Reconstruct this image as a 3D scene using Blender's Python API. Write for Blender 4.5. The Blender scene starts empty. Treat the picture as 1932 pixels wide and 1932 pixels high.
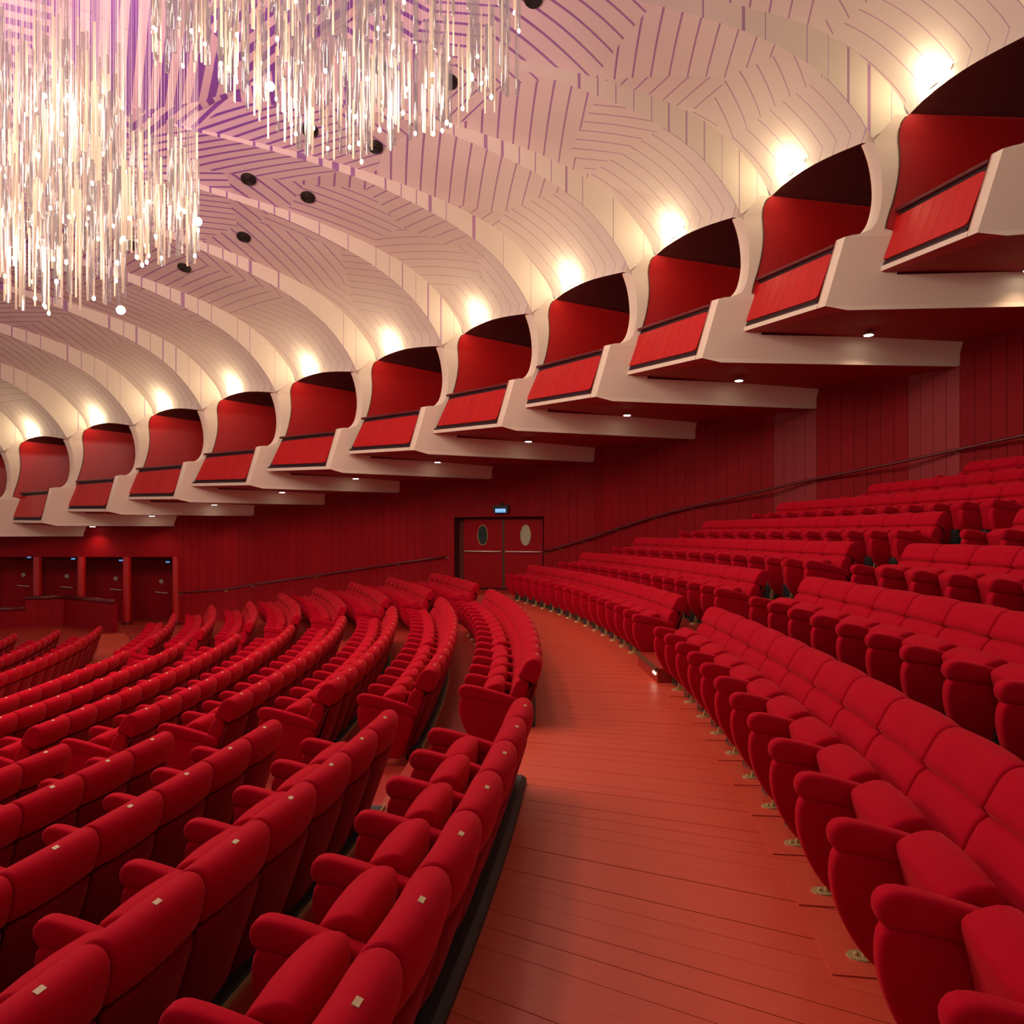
import bpy, bmesh, math, random
from mathutils import Vector, Matrix
from mathutils.bvhtree import BVHTree
from mathutils.geometry import tessellate_polygon
random.seed(7)
sc = bpy.context.scene
COL = sc.collection

# ------------------------------------------------------------------ camera
EYE = 1.8
FOC = 1400.0
YH = 1005.0
cam_d = bpy.data.cameras.new('camera')
cam = bpy.data.objects.new('camera', cam_d)
COL.objects.link(cam)
cam.location = (0, 0, EYE)
cam.rotation_euler = (math.pi/2, 0, 0)
cam_d.sensor_width = 36.0
cam_d.sensor_fit = 'HORIZONTAL'
cam_d.lens = 36.0*FOC/1932.0
cam_d.shift_y = (YH-966.0)/1932.0
cam_d.clip_start = 0.05
cam_d.clip_end = 400
sc.camera = cam

# ------------------------------------------------------------------ world, exposure
world = bpy.data.worlds.new('hall_ambient')
sc.world = world
world.use_nodes = True
bg = world.node_tree.nodes['Background']
bg.inputs[0].default_value = (1.0, 0.85, 0.74, 1)
bg.inputs[1].default_value = 0.30
sc.view_settings.view_transform = 'Standard'
sc.view_settings.look = 'None'
sc.view_settings.exposure = 0.0
sc.view_settings.gamma = 1.0
sc.view_settings.use_curve_mapping = False

# ------------------------------------------------------------------ materials
def mat(name, color, rough=0.6, metallic=0.0, **kw):
    m = bpy.data.materials.new(name); m.use_nodes = True
    b = m.node_tree.nodes['Principled BSDF']
    b.inputs['Base Color'].default_value = (*color, 1)
    b.inputs['Roughness'].default_value = rough
    b.inputs['Metallic'].default_value = metallic
    for k, v in kw.items():
        b.inputs[k.replace('_', ' ')].default_value = v
    return m
class NT:
    def __init__(s, m): s.t = m.node_tree; s.n = s.t.nodes; s.l = s.t.links; s.b = s.n['Principled BSDF']
    def add(s, typ, **kw):
        n = s.n.new(typ)
        for k, v in kw.items(): setattr(n, k, v)
        return n
    def math(s, op, a, b=None, c=None):
        n = s.add('ShaderNodeMath', operation=op)
        for i, v in enumerate((a, b, c)):
            if v is None: continue
            if isinstance(v, (int, float)): n.inputs[i].default_value = v
            else: s.l.new(v, n.inputs[i])
        return n.outputs[0]
    def noise(s, vec, scale, detail=2):
        n = s.add('ShaderNodeTexNoise'); n.inputs['Scale'].default_value = scale; n.inputs['Detail'].default_value = detail
        if vec is not None: s.l.new(vec, n.inputs['Vector'])
        return n.outputs['Fac']
    def mix(s, fac, a, b):
        n = s.add('ShaderNodeMix', data_type='RGBA')
        if isinstance(fac, (int, float)): n.inputs[0].default_value = fac
        else: s.l.new(fac, n.inputs[0])
        for i, v in ((6, a), (7, b)):
            if isinstance(v, tuple): n.inputs[i].default_value = (*v, 1)
            else: s.l.new(v, n.inputs[i])
        return n.outputs[2]
    def bump(s, h, strength, dist=0.01):
        n = s.add('ShaderNodeBump'); n.inputs['Strength'].default_value = strength; n.inputs['Distance'].default_value = dist
        s.l.new(h, n.inputs['Height']); s.l.new(n.outputs[0], s.b.inputs['Normal'])
def objcoord(nt): return nt.add('ShaderNodeTexCoord').outputs['Object']

def velvet(name, c1, c2):
    m = mat(name, c1, 0.85)
    nt = NT(m); oc = objcoord(nt)
    f = nt.noise(oc, 9, 3)
    nt.l.new(nt.mix(f, c1, c2), nt.b.inputs['Base Color'])
    nt.b.inputs['Sheen Weight'].default_value = 0.35
    nt.b.inputs['Sheen Tint'].default_value = (1.0, 0.10, 0.10, 1)
    nt.b.inputs['Sheen Roughness'].default_value = 0.4
    nt.b.inputs['Specular IOR Level'].default_value = 0.05
    nt.bump(nt.noise(oc, 420, 2), 0.25, 0.002)
    return m
M_VELVET = velvet('red_velvet', (0.46, 0.002, 0.016), (0.36, 0.0015, 0.011))
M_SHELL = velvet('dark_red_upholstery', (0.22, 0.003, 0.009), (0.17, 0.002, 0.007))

def wood(name, c1, c2, rough=0.35, scale=(40, 40, 1.2), bump=0.15, spec=0.5):
    m = mat(name, c1, rough)
    nt = NT(m); oc = objcoord(nt)
    mp = nt.add('ShaderNodeMapping'); mp.inputs['Scale'].default_value = scale
    nt.l.new(oc, mp.inputs['Vector'])
    f = nt.noise(mp.outputs[0], 1.0, 4)
    oi = nt.add('ShaderNodeObjectInfo')
    f2 = nt.math('ADD', f, nt.math('MULTIPLY', nt.math('SUBTRACT', oi.outputs['Random'], 0.5), 0.35))
    nt.l.new(nt.mix(f2, c1, c2), nt.b.inputs['Base Color'])
    nt.b.inputs['Specular IOR Level'].default_value = spec
    nt.bump(f, bump, 0.003)
    return m
M_BOARD = wood('stained_wall_board', (0.34, 0.003, 0.008), (0.24, 0.002, 0.006), 0.6, spec=0.12)
M_GLOSS = wood('varnished_wall_board', (0.36, 0.010, 0.014), (0.26, 0.006, 0.010), 0.42, spec=0.55)
M_LINING = wood('lacquered_red_lining', (0.55, 0.010, 0.008), (0.38, 0.005, 0.006), 0.38)
M_PANEL = wood('lacquered_red_panel', (0.66, 0.018, 0.014), (0.52, 0.010, 0.010), 0.28)
M_RAIL = wood('dark_wood_rail', (0.17, 0.016, 0.018), (0.09, 0.008, 0.010), 0.35)
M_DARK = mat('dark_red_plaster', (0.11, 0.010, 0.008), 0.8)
M_SOFFIT = mat('soffit_red_paint', (0.40, 0.030, 0.028), 0.7)
M_SILL = mat('dark_sill', (0.035, 0.006, 0.008), 0.5)
M_TRIM = mat('bronze_edge_trim', (0.13, 0.08, 0.04), 0.45, 0.4)
M_BLACK = mat('black_trim', (0.012, 0.010, 0.009), 0.55)
M_BRASS = mat('aged_brass', (0.55, 0.40, 0.17), 0.45, 0.5)
M_PLATE = mat('number_plate_ivory', (0.55, 0.40, 0.20), 0.45)
M_WIRE = mat('grey_green_wire_mesh', (0.075, 0.085, 0.06), 0.6, 0.5)
M_CHROME = mat('satin_steel_bar', (0.85, 0.66, 0.62), 0.35, 0.25)
M_GLASSD = mat('dark_porthole_glass', (0.01, 0.012, 0.008), 0.15)
M_GLASSL = mat('frosted_porthole_glass', (0.42, 0.38, 0.24), 0.35)

def cream():
    m = mat('cream_plaster', (0.80, 0.66, 0.50), 0.75)
    nt = NT(m); oc = objcoord(nt)
    nt.l.new(nt.mix(nt.noise(oc, 1.3, 3), (0.88, 0.73, 0.57), (0.84, 0.68, 0.53)), nt.b.inputs['Base Color'])
    nt.bump(nt.noise(oc, 60, 3), 0.05, 0.01)
    return m
M_CREAM = cream()

def floor_wood(name, c1, c2, c3):
    # plank grain runs along the object's own UV.y
    m = mat(name, c1, 0.42)
    nt = NT(m)
    uv = nt.add('ShaderNodeTexCoord').outputs['UV']
    oi = nt.add('ShaderNodeObjectInfo')
    mp = nt.add('ShaderNodeMapping'); mp.inputs['Scale'].default_value = (38, 1.6, 1)
    nt.l.new(uv, mp.inputs['Vector'])
    cmb = nt.add('ShaderNodeCombineXYZ'); nt.l.new(nt.math('MULTIPLY', oi.outputs['Random'], 50.0), cmb.inputs[1])
    va = nt.add('ShaderNodeVectorMath', operation='ADD'); nt.l.new(mp.outputs[0], va.inputs[0]); nt.l.new(cmb.outputs[0], va.inputs[1])
    f = nt.noise(va.outputs[0], 1.0, 5)
    base = nt.mix(f, c1, c2)
    f3 = nt.math('MULTIPLY', nt.noise(uv, 1.1, 2), 0.9)
    base = nt.mix(f3, base, c3)
    nt.l.new(base, nt.b.inputs['Base Color'])
    nt.bump(f, 0.12, 0.003)
    nt.b.inputs['Specular IOR Level'].default_value = 0.4
    return m
M_PLANK = floor_wood('orange_red_floor_plank', (0.66, 0.120, 0.056), (0.50, 0.060, 0.028), (0.50, 0.028, 0.012))
M_TREAD = floor_wood('dark_red_floor_tread', (0.40, 0.040, 0.020), (0.28, 0.020, 0.012), (0.32, 0.014, 0.008))

def ceiling_paint(name, step):
    """cream vault paint with printed purple stripe patches; UV.x = metres from the wall inwards, UV.y = metres sideways"""
    m = mat(name, (0.8, 0.65, 0.5), 0.8)
    nt = NT(m)
    uv = nt.add('ShaderNodeTexCoord').outputs['UV']
    sep = nt.add('ShaderNodeSeparateXYZ'); nt.l.new(uv, sep.inputs[0])
    U, V = sep.outputs[0], sep.outputs[1]
    # duty of the purple line grows from the wall to the middle of the hall
    def ramp(stops):
        r = nt.add('ShaderNodeMapRange', interpolation_type='LINEAR')
        r.inputs[1].default_value, r.inputs[2].default_value, r.inputs[3].default_value, r.inputs[4].default_value = stops
        nt.l.new(U, r.inputs[0]); return r.outputs[0]
    duty = nt.math('ADD', ramp((1.5, 6.0, 0.045, 0.16)), ramp((6.0, 12.0, 0.0, 0.34)))
    lilac = ramp((2.0, 8.5, 0.0, 1.0))
    if not step:
        vo = nt.add('ShaderNodeTexVoronoi', feature='F1', distance='EUCLIDEAN')
        vo.inputs['Scale'].default_value = 0.36; vo.inputs['Randomness'].default_value = 1.0
        nt.l.new(uv, vo.inputs['Vector'])
        sc3 = nt.add('ShaderNodeSeparateColor'); nt.l.new(vo.outputs['Color'], sc3.inputs[0])
        ang = nt.math('MULTIPLY', nt.math('ROUND', nt.math('MULTIPLY', sc3.outputs[0], 6.0)), math.pi/6)
        d = nt.math('ADD', nt.math('MULTIPLY', U, nt.math('COSINE', ang)), nt.math('MULTIPLY', V, nt.math('SINE', ang)))
        # close to the wall the stripes run straight up the vault
        wall = nt.math('GREATER_THAN', U, nt.math('ADD', nt.math('MULTIPLY', sc3.outputs[2], 1.6), 1.2))
        d = nt.math('ADD', nt.math('MULTIPLY', d, wall), nt.math('MULTIPLY', V, nt.math('SUBTRACT', 1.0, wall)))
        fm = nt.math('MULTIPLY', d, 1/0.30)
        tone = sc3.outputs[1]
        wscale = 1.0
    else:
        fm = nt.math('MULTIPLY', U, 1/0.36)
        wn = nt.add('ShaderNodeTexWhiteNoise', noise_dimensions='2D')
        cv = nt.add('ShaderNodeCombineXYZ'); nt.l.new(nt.math('FLOOR', fm), cv.inputs[0]); nt.l.new(nt.math('FLOOR', V), cv.inputs[1]); nt.l.new(cv.outputs[0], wn.inputs['Vector'])
        wscale = nt.math('MULTIPLY', nt.math('GREATER_THAN', wn.outputs['Value'], 0.3), nt.math('ADD', 0.6, nt.math('MULTIPLY', nt.math('POWER', wn.outputs['Value'], 6.0), 3.0)))
        tone = nt.noise(uv, 0.4, 1)
    fr = nt.math('FRACT', fm)
    line = nt.math('LESS_THAN', fr, nt.math('MULTIPLY', duty, wscale))
    if step:
        base1 = nt.mix(tone, (0.88, 0.79, 0.62), (0.86, 0.76, 0.60))
        base2 = (0.82, 0.58, 0.68)
        base = nt.mix(lilac, base1, base2)
    else:
        base1 = nt.mix(tone, (0.88, 0.79, 0.66), (0.80, 0.69, 0.58))
        base2 = nt.mix(tone, (0.76, 0.50, 0.66), (0.64, 0.40, 0.56))
        base = nt.mix(lilac, base1, base2)
    base = nt.mix(nt.math('MULTIPLY', nt.noise(uv, 0.9, 3), 0.25), base, (0.64, 0.52, 0.44))
    lc = nt.mix(lilac, (0.52, 0.30, 0.42), (0.24, 0.08, 0.40))
    nt.l.new(nt.mix(line, base, lc), nt.b.inputs['Base Color'])
    nt.b.inputs['Specular IOR Level'].default_value = 0.1
    return m
M_VAULT = ceiling_paint('striped_vault_paint', False)
M_STEP = ceiling_paint('striped_rib_paint', True)

def emis(name, col, s, cam_col=None):
    m = bpy.data.materials.new(name); m.use_nodes = True
    t = m.node_tree; b = t.nodes['Principled BSDF']
    b.inputs['Base Color'].default_value = (*col, 1)
    b.inputs['Emission Color'].default_value = (*col, 1)
    b.inputs['Emission Strength'].default_value = s
    return m
M_BULB = emis('warm_bulb', (1.0, 0.86, 0.60), 25)
M_SPARK = emis('chandelier_bulb', (1.0, 0.84, 0.62), 14)
M_STAR = emis('bright_chandelier_bulb', (1.0, 0.93, 0.82), 60)
M_IVORY = emis('lit_ivory_rod', (1.0, 0.66, 0.47), 0.46)
M_IVORY.node_tree.nodes['Principled BSDF'].inputs['Base Color'].default_value = (0.42, 0.30, 0.20, 1)
M_DOWN = emis('downlight_lens', (1.0, 0.92, 0.74), 14)
M_SIGN = emis('blue_lit_sign', (0.10, 0.30, 0.62), 1.0)
M_SIGNW = emis('white_sign_lettering', (0.55, 0.75, 0.9), 0.9)
def glass_rod():
    m = bpy.data.materials.new('clear_acrylic_rod'); m.use_nodes = True
    t = m.node_tree; t.nodes.clear()
    o = t.nodes.new('ShaderNodeOutputMaterial'); tr = t.nodes.new('ShaderNodeBsdfTransparent'); tr.inputs[0].default_value = (0.95, 0.90, 0.88, 1)
    e = t.nodes.new('ShaderNodeEmission'); e.inputs[0].default_value = (1.0, 0.74, 0.66, 1); e.inputs[1].default_value = 0.40
    g = t.nodes.new('ShaderNodeBsdfGlossy'); g.inputs['Roughness'].default_value = 0.15
    lw = t.nodes.new('ShaderNodeLayerWeight'); lw.inputs[0].default_value = 0.35
    m1 = t.nodes.new('ShaderNodeMixShader'); m2 = t.nodes.new('ShaderNodeMixShader'); m2.inputs[0].default_value = 0.4
    t.links.new(e.outputs[0], m2.inputs[1]); t.links.new(g.outputs[0], m2.inputs[2])
    mr = t.nodes.new('ShaderNodeMapRange'); mr.inputs[3].default_value = 0.20; mr.inputs[4].default_value = 0.8
    t.links.new(lw.outputs['Facing'], mr.inputs[0]); t.links.new(mr.outputs[0], m1.inputs[0])
    t.links.new(tr.outputs[0], m1.inputs[1]); t.links.new(m2.outputs[0], m1.inputs[2]); t.links.new(m1.outputs[0], o.inputs[0])
    return m
M_ROD = glass_rod()

# ------------------------------------------------------------------ helpers
def new_mesh(name, verts, faces, material, uvs=None, smooth=False):
    me = bpy.data.meshes.new(name)
    me.from_pydata([tuple(v) for v in verts], [], faces)
    if uvs:
        l = me.uv_layers.new(name='UVMap')
        for p in me.polygons:
            for li, vi in zip(p.loop_indices, p.vertices): l.data[li].uv = uvs[vi]
    if smooth:
        for p in me.polygons: p.use_smooth = True
    if material: me.materials.append(material)
    me.update()
    return me
def obj(name, me, parent=None, loc=None):
    o = bpy.data.objects.new(name, me); COL.objects.link(o)
    if parent: o.parent = parent
    if loc: o.location = loc
    return o
def tag(o, label=None, cat=None, group=None, kind=None):
    if label: o['label'] = label
    if cat: o['category'] = cat
    if group: o['group'] = group
    if kind: o['kind'] = kind
    return o
def empty(name, loc=(0, 0, 0), rz=0, **kw):
    o = bpy.data.objects.new(name, None); COL.objects.link(o)
    o.location = loc; o.rotation_euler = (0, 0, rz); o.empty_display_size = 0.1
    return tag(o, **kw)
class MB:
    def __init__(s): s.v = []; s.f = []; s.uv = []
    def poly(s, pts, uv=None):
        b = len(s.v); s.v += [tuple(p) for p in pts]; s.f.append(tuple(range(b, b+len(pts))))
        s.uv += uv if uv else [(0, 0)]*len(pts)
    def box(s, p0, p1):
        x0, y0, z0 = p0; x1, y1, z1 = p1; b = len(s.v)
        s.v += [(x0,y0,z0),(x1,y0,z0),(x1,y1,z0),(x0,y1,z0),(x0,y0,z1),(x1,y0,z1),(x1,y1,z1),(x0,y1,z1)]
        s.uv += [(0,0)]*8
        s.f += [tuple(b+i for i in q) for q in ((0,3,2,1),(4,5,6,7),(0,1,5,4),(1,2,6,5),(2,3,7,6),(3,0,4,7))]
    def prism(s, quad, quad2, uv=None):
        b = len(s.v); s.v += [tuple(p) for p in quad]+[tuple(p) for p in quad2]; n = len(quad)
        s.uv += (uv+uv) if uv else [(0, 0)]*(2*n)
        s.f += [tuple(b+i for i in reversed(range(n))), tuple(b+n+i for i in range(n))]
        s.f += [(b+i, b+(i+1) % n, b+n+(i+1) % n, b+n+i) for i in range(n)]
    def tube(s, pts, r, n=8, caps=True, up=Vector((0, 0, 1))):
        pts = [Vector(p) for p in pts]; b = len(s.v)
        rr = r if isinstance(r, (list, tuple)) else [r]*len(pts)
        for i, p in enumerate(pts):
            d = (pts[min(i+1, len(pts)-1)]-pts[max(i-1, 0)]).normalized()
            u = up if abs(d.dot(up)) < 0.95 else Vector((1, 0, 0))
            a = d.cross(u).normalized(); c = a.cross(d)
            for k in range(n):
                t = 2*math.pi*k/n
                s.v.append(tuple(p+(a*math.cos(t)+c*math.sin(t))*rr[i])); s.uv.append((0, 0))
        for i in range(len(pts)-1):
            for k in range(n):
                s.f.append((b+i*n+k, b+i*n+(k+1) % n, b+(i+1)*n+(k+1) % n, b+(i+1)*n+k))
        if caps:
            s.f.append(tuple(b+k for k in reversed(range(n)))); s.f.append(tuple(b+(len(pts)-1)*n+k for k in range(n)))
    def ball(s, c, r, n=10, m=6, sz=1.0):
        b = len(s.v); c = Vector(c)
        for i in range(m+1):
            ph = math.pi*i/m
            for k in range(n):
                t = 2*math.pi*k/n
                s.v.append(tuple(c+Vector((math.sin(ph)*math.cos(t), math.sin(ph)*math.sin(t), sz*math.cos(ph)))*r)); s.uv.append((0, 0))
        for i in range(m):
            for k in range(n):
                s.f.append((b+i*n+k, b+i*n+(k+1) % n, b+(i+1)*n+(k+1) % n, b+(i+1)*n+k))
    def mesh(s, name, material, smooth=False, clean=False):
        me = new_mesh(name, s.v, s.f, material, s.uv, smooth)
        if clean:
            bm = bmesh.new(); bm.from_mesh(me); bmesh.ops.remove_doubles(bm, verts=bm.verts, dist=1e-4); bmesh.ops.recalc_face_normals(bm, faces=bm.faces); bm.to_mesh(me); bm.free()
        return me

def ground_ray(x, y, z):
    """photo pixel and absolute height -> world point"""
    d = FOC*(z-EYE)/(YH-y)
    return Vector(((x-966)/FOC*d, d, z))

# ------------------------------------------------------------------ seating geometry (concentric arcs)
CX, CY, RF = -34.48, 8.57, 36.37
def arc(s, off, z=0.0):
    th = s/RF; r = RF+off
    return Vector((CX+r*math.cos(th), CY+r*math.sin(th), z))
U_PITCH = 1.105
U_Z = [0.0, 0.36, 0.75, 1.15, 1.54, 1.86, 2.20, 2.55, 2.90]
D_PITCH = 0.944
D_Z = [-0.30, -0.46, -0.61, -0.76, -0.92, -1.05, -1.17, -1.29]
D_OFF = [-1.63, -2.66, -3.65, -4.62, -5.60, -6.58, -7.55, -8.50, -9.45]
E_OFF0 = -10.25
E_Z = [-1.52, -1.58, -1.64, -1.70, -1.76]
AISLE_Z = -1.42
def d_edge(k): return D_OFF[k]-0.13 if k < 9 else -9.6
# ---- floor
floor = empty('floor', kind='structure')
def ring(name, s0, s1, o0, o1, z, riser=None, mt=M_TREAD, thick=0.25, n=40):
    b = MB()
    for i in range(n):
        a0 = s0+(s1-s0)*i/n; a1 = s0+(s1-s0)*(i+1)/n
        # uv: x across the boards (arc direction), y along (radial)
        b.poly([arc(a0, o0, z), arc(a0, o1, z), arc(a1, o1, z), arc(a1, o0, z)][::-1] if o1 < o0 else [arc(a0, o0, z), arc(a0, o1, z), arc(a1, o1, z), arc(a1, o0, z)],
               [(a0, o0), (a0, o1), (a1, o1), (a1, o0)][::-1] if o1 < o0 else [(a0, o0), (a0, o1), (a1, o1), (a1, o0)])
        if riser is not None:
            oo, z0 = riser
            b.poly([arc(a0, oo, z), arc(a1, oo, z), arc(a1, oo, z0), arc(a0, oo, z0)], [(a0, 0), (a1, 0), (a1, .3), (a0, .3)])
    return obj(name, b.mesh(name, mt), floor)
S0, S1 = -16.0, 18.0
ring('floor_base', S0, S1, -1.76, 9.0, -0.022, riser=(-1.76, D_Z[0]-0.02), mt=M_TREAD)
for k in range(1, 9):
    z = U_Z[k]
    ring('tread', S0, [0, 12.4, 11.9, 11.0, 9.6, 8.4, 7.2, 6.4, 5.6][k], 0.66+U_PITCH*(k-1), 0.66+U_PITCH*k, z, riser=(0.66+U_PITCH*(k-1), U_Z[k-1]-0.02))
for k in range(8):
    e0, e1 = d_edge(k), d_edge(k+1)
    ring('tread', S0, S1+2, e1, e0, D_Z[k], riser=(e1, (D_Z[k+1] if k < 7 else AISLE_Z)-0.02))
ring('tread', S0, S1+4, E_OFF0-0.18, d_edge(8), AISLE_Z, riser=(E_OFF0-0.18, E_Z[0]-0.02), mt=M_PLANK)
for k in range(5):
    ring('tread', S0, S1+6, E_OFF0-0.18-D_PITCH*(k+1) if k < 4 else -22, E_OFF0-0.18-D_PITCH*k, E_Z[k], riser=None)
# walkway planks, each its own board
def plank_dir(Y):
    pts = [(-4, 46), (0, 38), (3.1, 28.6), (4.8, 20.5), (6.7, 14), (9, 8), (12, 1), (16, -8), (20, -15), (26, -24)]
    for (a, p), (b, q) in zip(pts, pts[1:]):
        if a <= Y <= b: return math.radians(p+(q-p)*(Y-a)/(b-a))
    return math.radians(pts[0][1] if Y < pts[0][0] else pts[-1][1])
def hit_arc(p, d, off):
    # point along p + t d at radius RF+off (closest to p)
    r = RF+off; q = p-Vector((CX, CY, 0)); b = q.dot(d); c = q.dot(q)-r*r
    disc = math.sqrt(max(0, b*b-c)); t1, t2 = -b-disc, -b+disc
    t = t1 if abs(t1) < abs(t2) else t2
    return p+d*t
lines = []; s = -8.5
while s < 13.3:
    p = arc(s, -0.55); a = plank_dir(p.y); d = Vector((math.cos(a), -math.sin(a), 0))
    lines.append((hit_arc(p, d, -1.755), hit_arc(p, d, 0.655), s)); s += 0.165*1.0
for (a0, b0, s0), (a1, b1, s1) in zip(lines, lines[1:]):
    g = 0.0035/((a1-a0).length+1e-6)
    q = [a0+(a1-a0)*g, b0+(b1-b0)*g, b1, a1]
    L = (b0-a0).length
    b = MB(); dz = random.uniform(-0.0012, 0.0012)
    b.prism([v+Vector((0, 0, -0.02)) for v in q], [v+Vector((0, 0, dz)) for v in q], [(0, 0), (0, L), (0.16, L), (0.16, 0)])
    obj('plank', b.mesh('plank', M_PLANK), floor)
# floor panels under the first raised row (hatches) are thin proud boards
for i in range(12):
    s = -5.6+i*0.575
    b = MB(); q = [arc(s, -0.16), arc(s, 0.5), arc(s+0.42, 0.5), arc(s+0.42, -0.16)]
    b.prism([v+Vector((0, 0, 0.0)) for v in q], [v+Vector((0, 0, 0.006)) for v in q], [(0, 0), (0, .6), (.5, .6), (.5, 0)])
    obj('floor_hatch', b.mesh('floor_hatch', M_PLANK), floor)

# ---- black nosing rails with brass edge along each step behind the rows
def arc_bar(off, z, s0, s1, w, h, n):
    b = MB(); prev = None
    for i in range(n+1):
        s = s0+(s1-s0)*i/n
        pr = [arc(s, off-w/2, z), arc(s, off+w/2, z), arc(s, off+w/2, z+h*.6), arc(s, off+w*.25, z+h), arc(s, off-w*.25, z+h), arc(s, off-w/2, z+h*.6)]
        if i == 0 or i == n: b.poly(pr[::-1] if i == 0 else pr)
        if prev:
            for k in range(6): b.poly([prev[k], prev[(k+1) % 6], pr[(k+1) % 6], pr[k]])
        prev = pr
    return b
D_NEAR = [-3.43, -3.19, -2.95, -2.80, -2.65, -2.60, -2.55, -2.50]
D_FAR0 = [-1.78, -1.45, -1.42, -1.50, -1.50, -1.50, -1.45, -1.45]
D_FAR1 = [7.30, 7.40, 7.25, 7.00, 7.00, 6.90, 6.80, 6.70]
D_W0 = [8.94, 9.15, 9.15, 9.05, 9.10, 9.00, 8.90, 8.90]
D_W1 = [14.0, 15.1, 15.8, 16.2, 16.6, 15.5, 16.1, 15.4]
ROWN = ['first', 'second', 'third', 'fourth', 'fifth', 'sixth', 'seventh', 'eighth', 'ninth']
for k in range(8):
    e = d_edge(k)+(0 if k == 0 else -0.04); zz = 0.0 if k == 0 else D_Z[k-1]
    for (a, b_, nm) in ((-12, D_NEAR[k]+0.05, 'near'), (D_FAR0[k], D_FAR1[k], 'middle')):
        t = empty('step_nosing_rail', arc((a+b_)/2, e, zz), kind=None)
        tag(t, 'black floor rail with brass line behind %s block, %s row below the walkway' % (nm, ROWN[k]), 'rail', 'floor rails along the stepped rows')
        inv = Matrix.Translation(-Vector(t.location))
        me = arc_bar(e+0.06 if k == 0 else e+0.03, zz-0.005, a, b_, 0.13 if k == 0 else 0.12, 0.06 if k == 0 else 0.02, 40).mesh('rail_strip', M_BLACK, clean=True); me.transform(inv)
        obj('rail_strip', me, t)
        if k == 0: continue
        me = arc_bar(e+0.096 if k else e+0.127, zz, a, b_, 0.014, 0.028 if k else 0.012, 40).mesh('brass_edge', M_BRASS, clean=True); me.transform(inv)
        obj('brass_edge', me, t)

# ------------------------------------------------------------------ seat meshes
def chaikin(p, n=1):
    for _ in range(n):
        q = []
        for i in range(len(p)):
            a, b = p[i], p[(i+1) % len(p)]
            q += [(a[0]*.75+b[0]*.25, a[1]*.75+b[1]*.25), (a[0]*.25+b[0]*.75, a[1]*.25+b[1]*.75)]
        p = q
    return p
def slab(b, prof, x0, x1, r, seg=3, bulge=0.0, curve=0.0, mid=0):
    """cushion: profile (y,z) swept along x with rounded sides; bulge pushes the middle outwards, curve bows it back"""
    n = len(prof)
    area = sum(prof[i][0]*prof[(i+1) % n][1]-prof[(i+1) % n][0]*prof[i][1] for i in range(n))
    sg = 1 if area > 0 else -1
    nor = []
    for i in range(n):
        a, c = prof[i-1], prof[(i+1) % n]
        dx, dy = c[0]-a[0], c[1]-a[1]; L = math.hypot(dx, dy)+1e-9
        nor.append((dy/L*sg, -dx/L*sg))
    secs = []
    for i in range(seg+1):
        t = math.pi/2*i/seg
        secs.append((x0+r*(1-math.sin(t)), r*(1-math.cos(math.pi/2-t)) if False else r*(1-math.sin(t)) ))
    S = []
    for i in range(seg+1):
        t = math.pi/2*i/seg           # 0 = outer cap, pi/2 = full size
        S.append((x0+r*(1-math.cos(t)), r*(1-math.sin(t))))
    R_ = [(x1-(x-x0), d) for x, d in reversed(S)]
    M_ = []
    for i in range(mid):
        f = (i+1)/(mid+1); M_.append((S[-1][0]+(R_[0][0]-S[-1][0])*f, 0))
    S = S+M_+R_
    base = len(b.v)
    xc = (x0+x1)/2; hw = (x1-x0)/2
    for x, d in S:
        f = 1-((x-xc)/hw)**2
        for (py, pz), (ny, nz) in zip(prof, nor):
            b.v.append((x, py-ny*d+ny*bulge*f-curve*f, pz-nz*d+nz*bulge*f)); b.uv.append((x, pz))
    m = len(S)
    for i in range(m-1):
        for k in range(n):
            q = (base+i*n+k, base+i*n+(k+1) % n, base+(i+1)*n+(k+1) % n, base+(i+1)*n+k)
            b.f.append(q if sg > 0 else q[::-1])
    c0 = tuple(base+k for k in range(n)); c1 = tuple(base+(m-1)*n+k for k in range(n))
    b.f.append(c0[::-1] if sg > 0 else c0); b.f.append(c1 if sg > 0 else c1[::-1])
W = 0.60   # nominal pitch, scaled per seat
ARM_PAD = [(0.185, 0.572), (0.212, 0.603), (0.215, 0.648), (0.185, 0.685), (0.12, 0.690), (-0.05, 0.652), (-0.22, 0.603), (-0.38, 0.55), (-0.39, 0.465), (-0.22, 0.508), (0.0, 0.55), (0.14, 0.568)]
ARM_BODY = [(0.150, 0.585), (0.196, 0.568), (0.210, 0.48), (0.195, 0.38), (0.152, 0.27), (0.085, 0.17), (0.0, 0.10), (-0.09, 0.07), (-0.17, 0.06), (-0.22, 0.06), (-0.28, 0.2), (-0.37, 0.475), (-0.2, 0.518)]
CUSH = [(-0.15, 0.33), (-0.18, 0.50), (-0.195, 0.62), (-0.185, 0.675), (-0.135, 0.692), (-0.07, 0.672), (-0.018, 0.638), (-0.018, 0.60), (-0.045, 0.50), (-0.062, 0.40), (-0.07, 0.31), (-0.12, 0.29)]
BACK = [(-0.20, 0.28), (-0.225, 0.46), (-0.275, 0.62), (-0.335, 0.735), (-0.42, 0.735), (-0.44, 0.65), (-0.36, 0.45), (-0.29, 0.28)]
HEAD = [(-0.33, 0.748), (-0.365, 0.82), (-0.40, 0.885), (-0.435, 0.918), (-0.485, 0.93), (-0.53, 0.91), (-0.55, 0.86), (-0.54, 0.79), (-0.50, 0.685), (-0.42, 0.73)]
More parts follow.
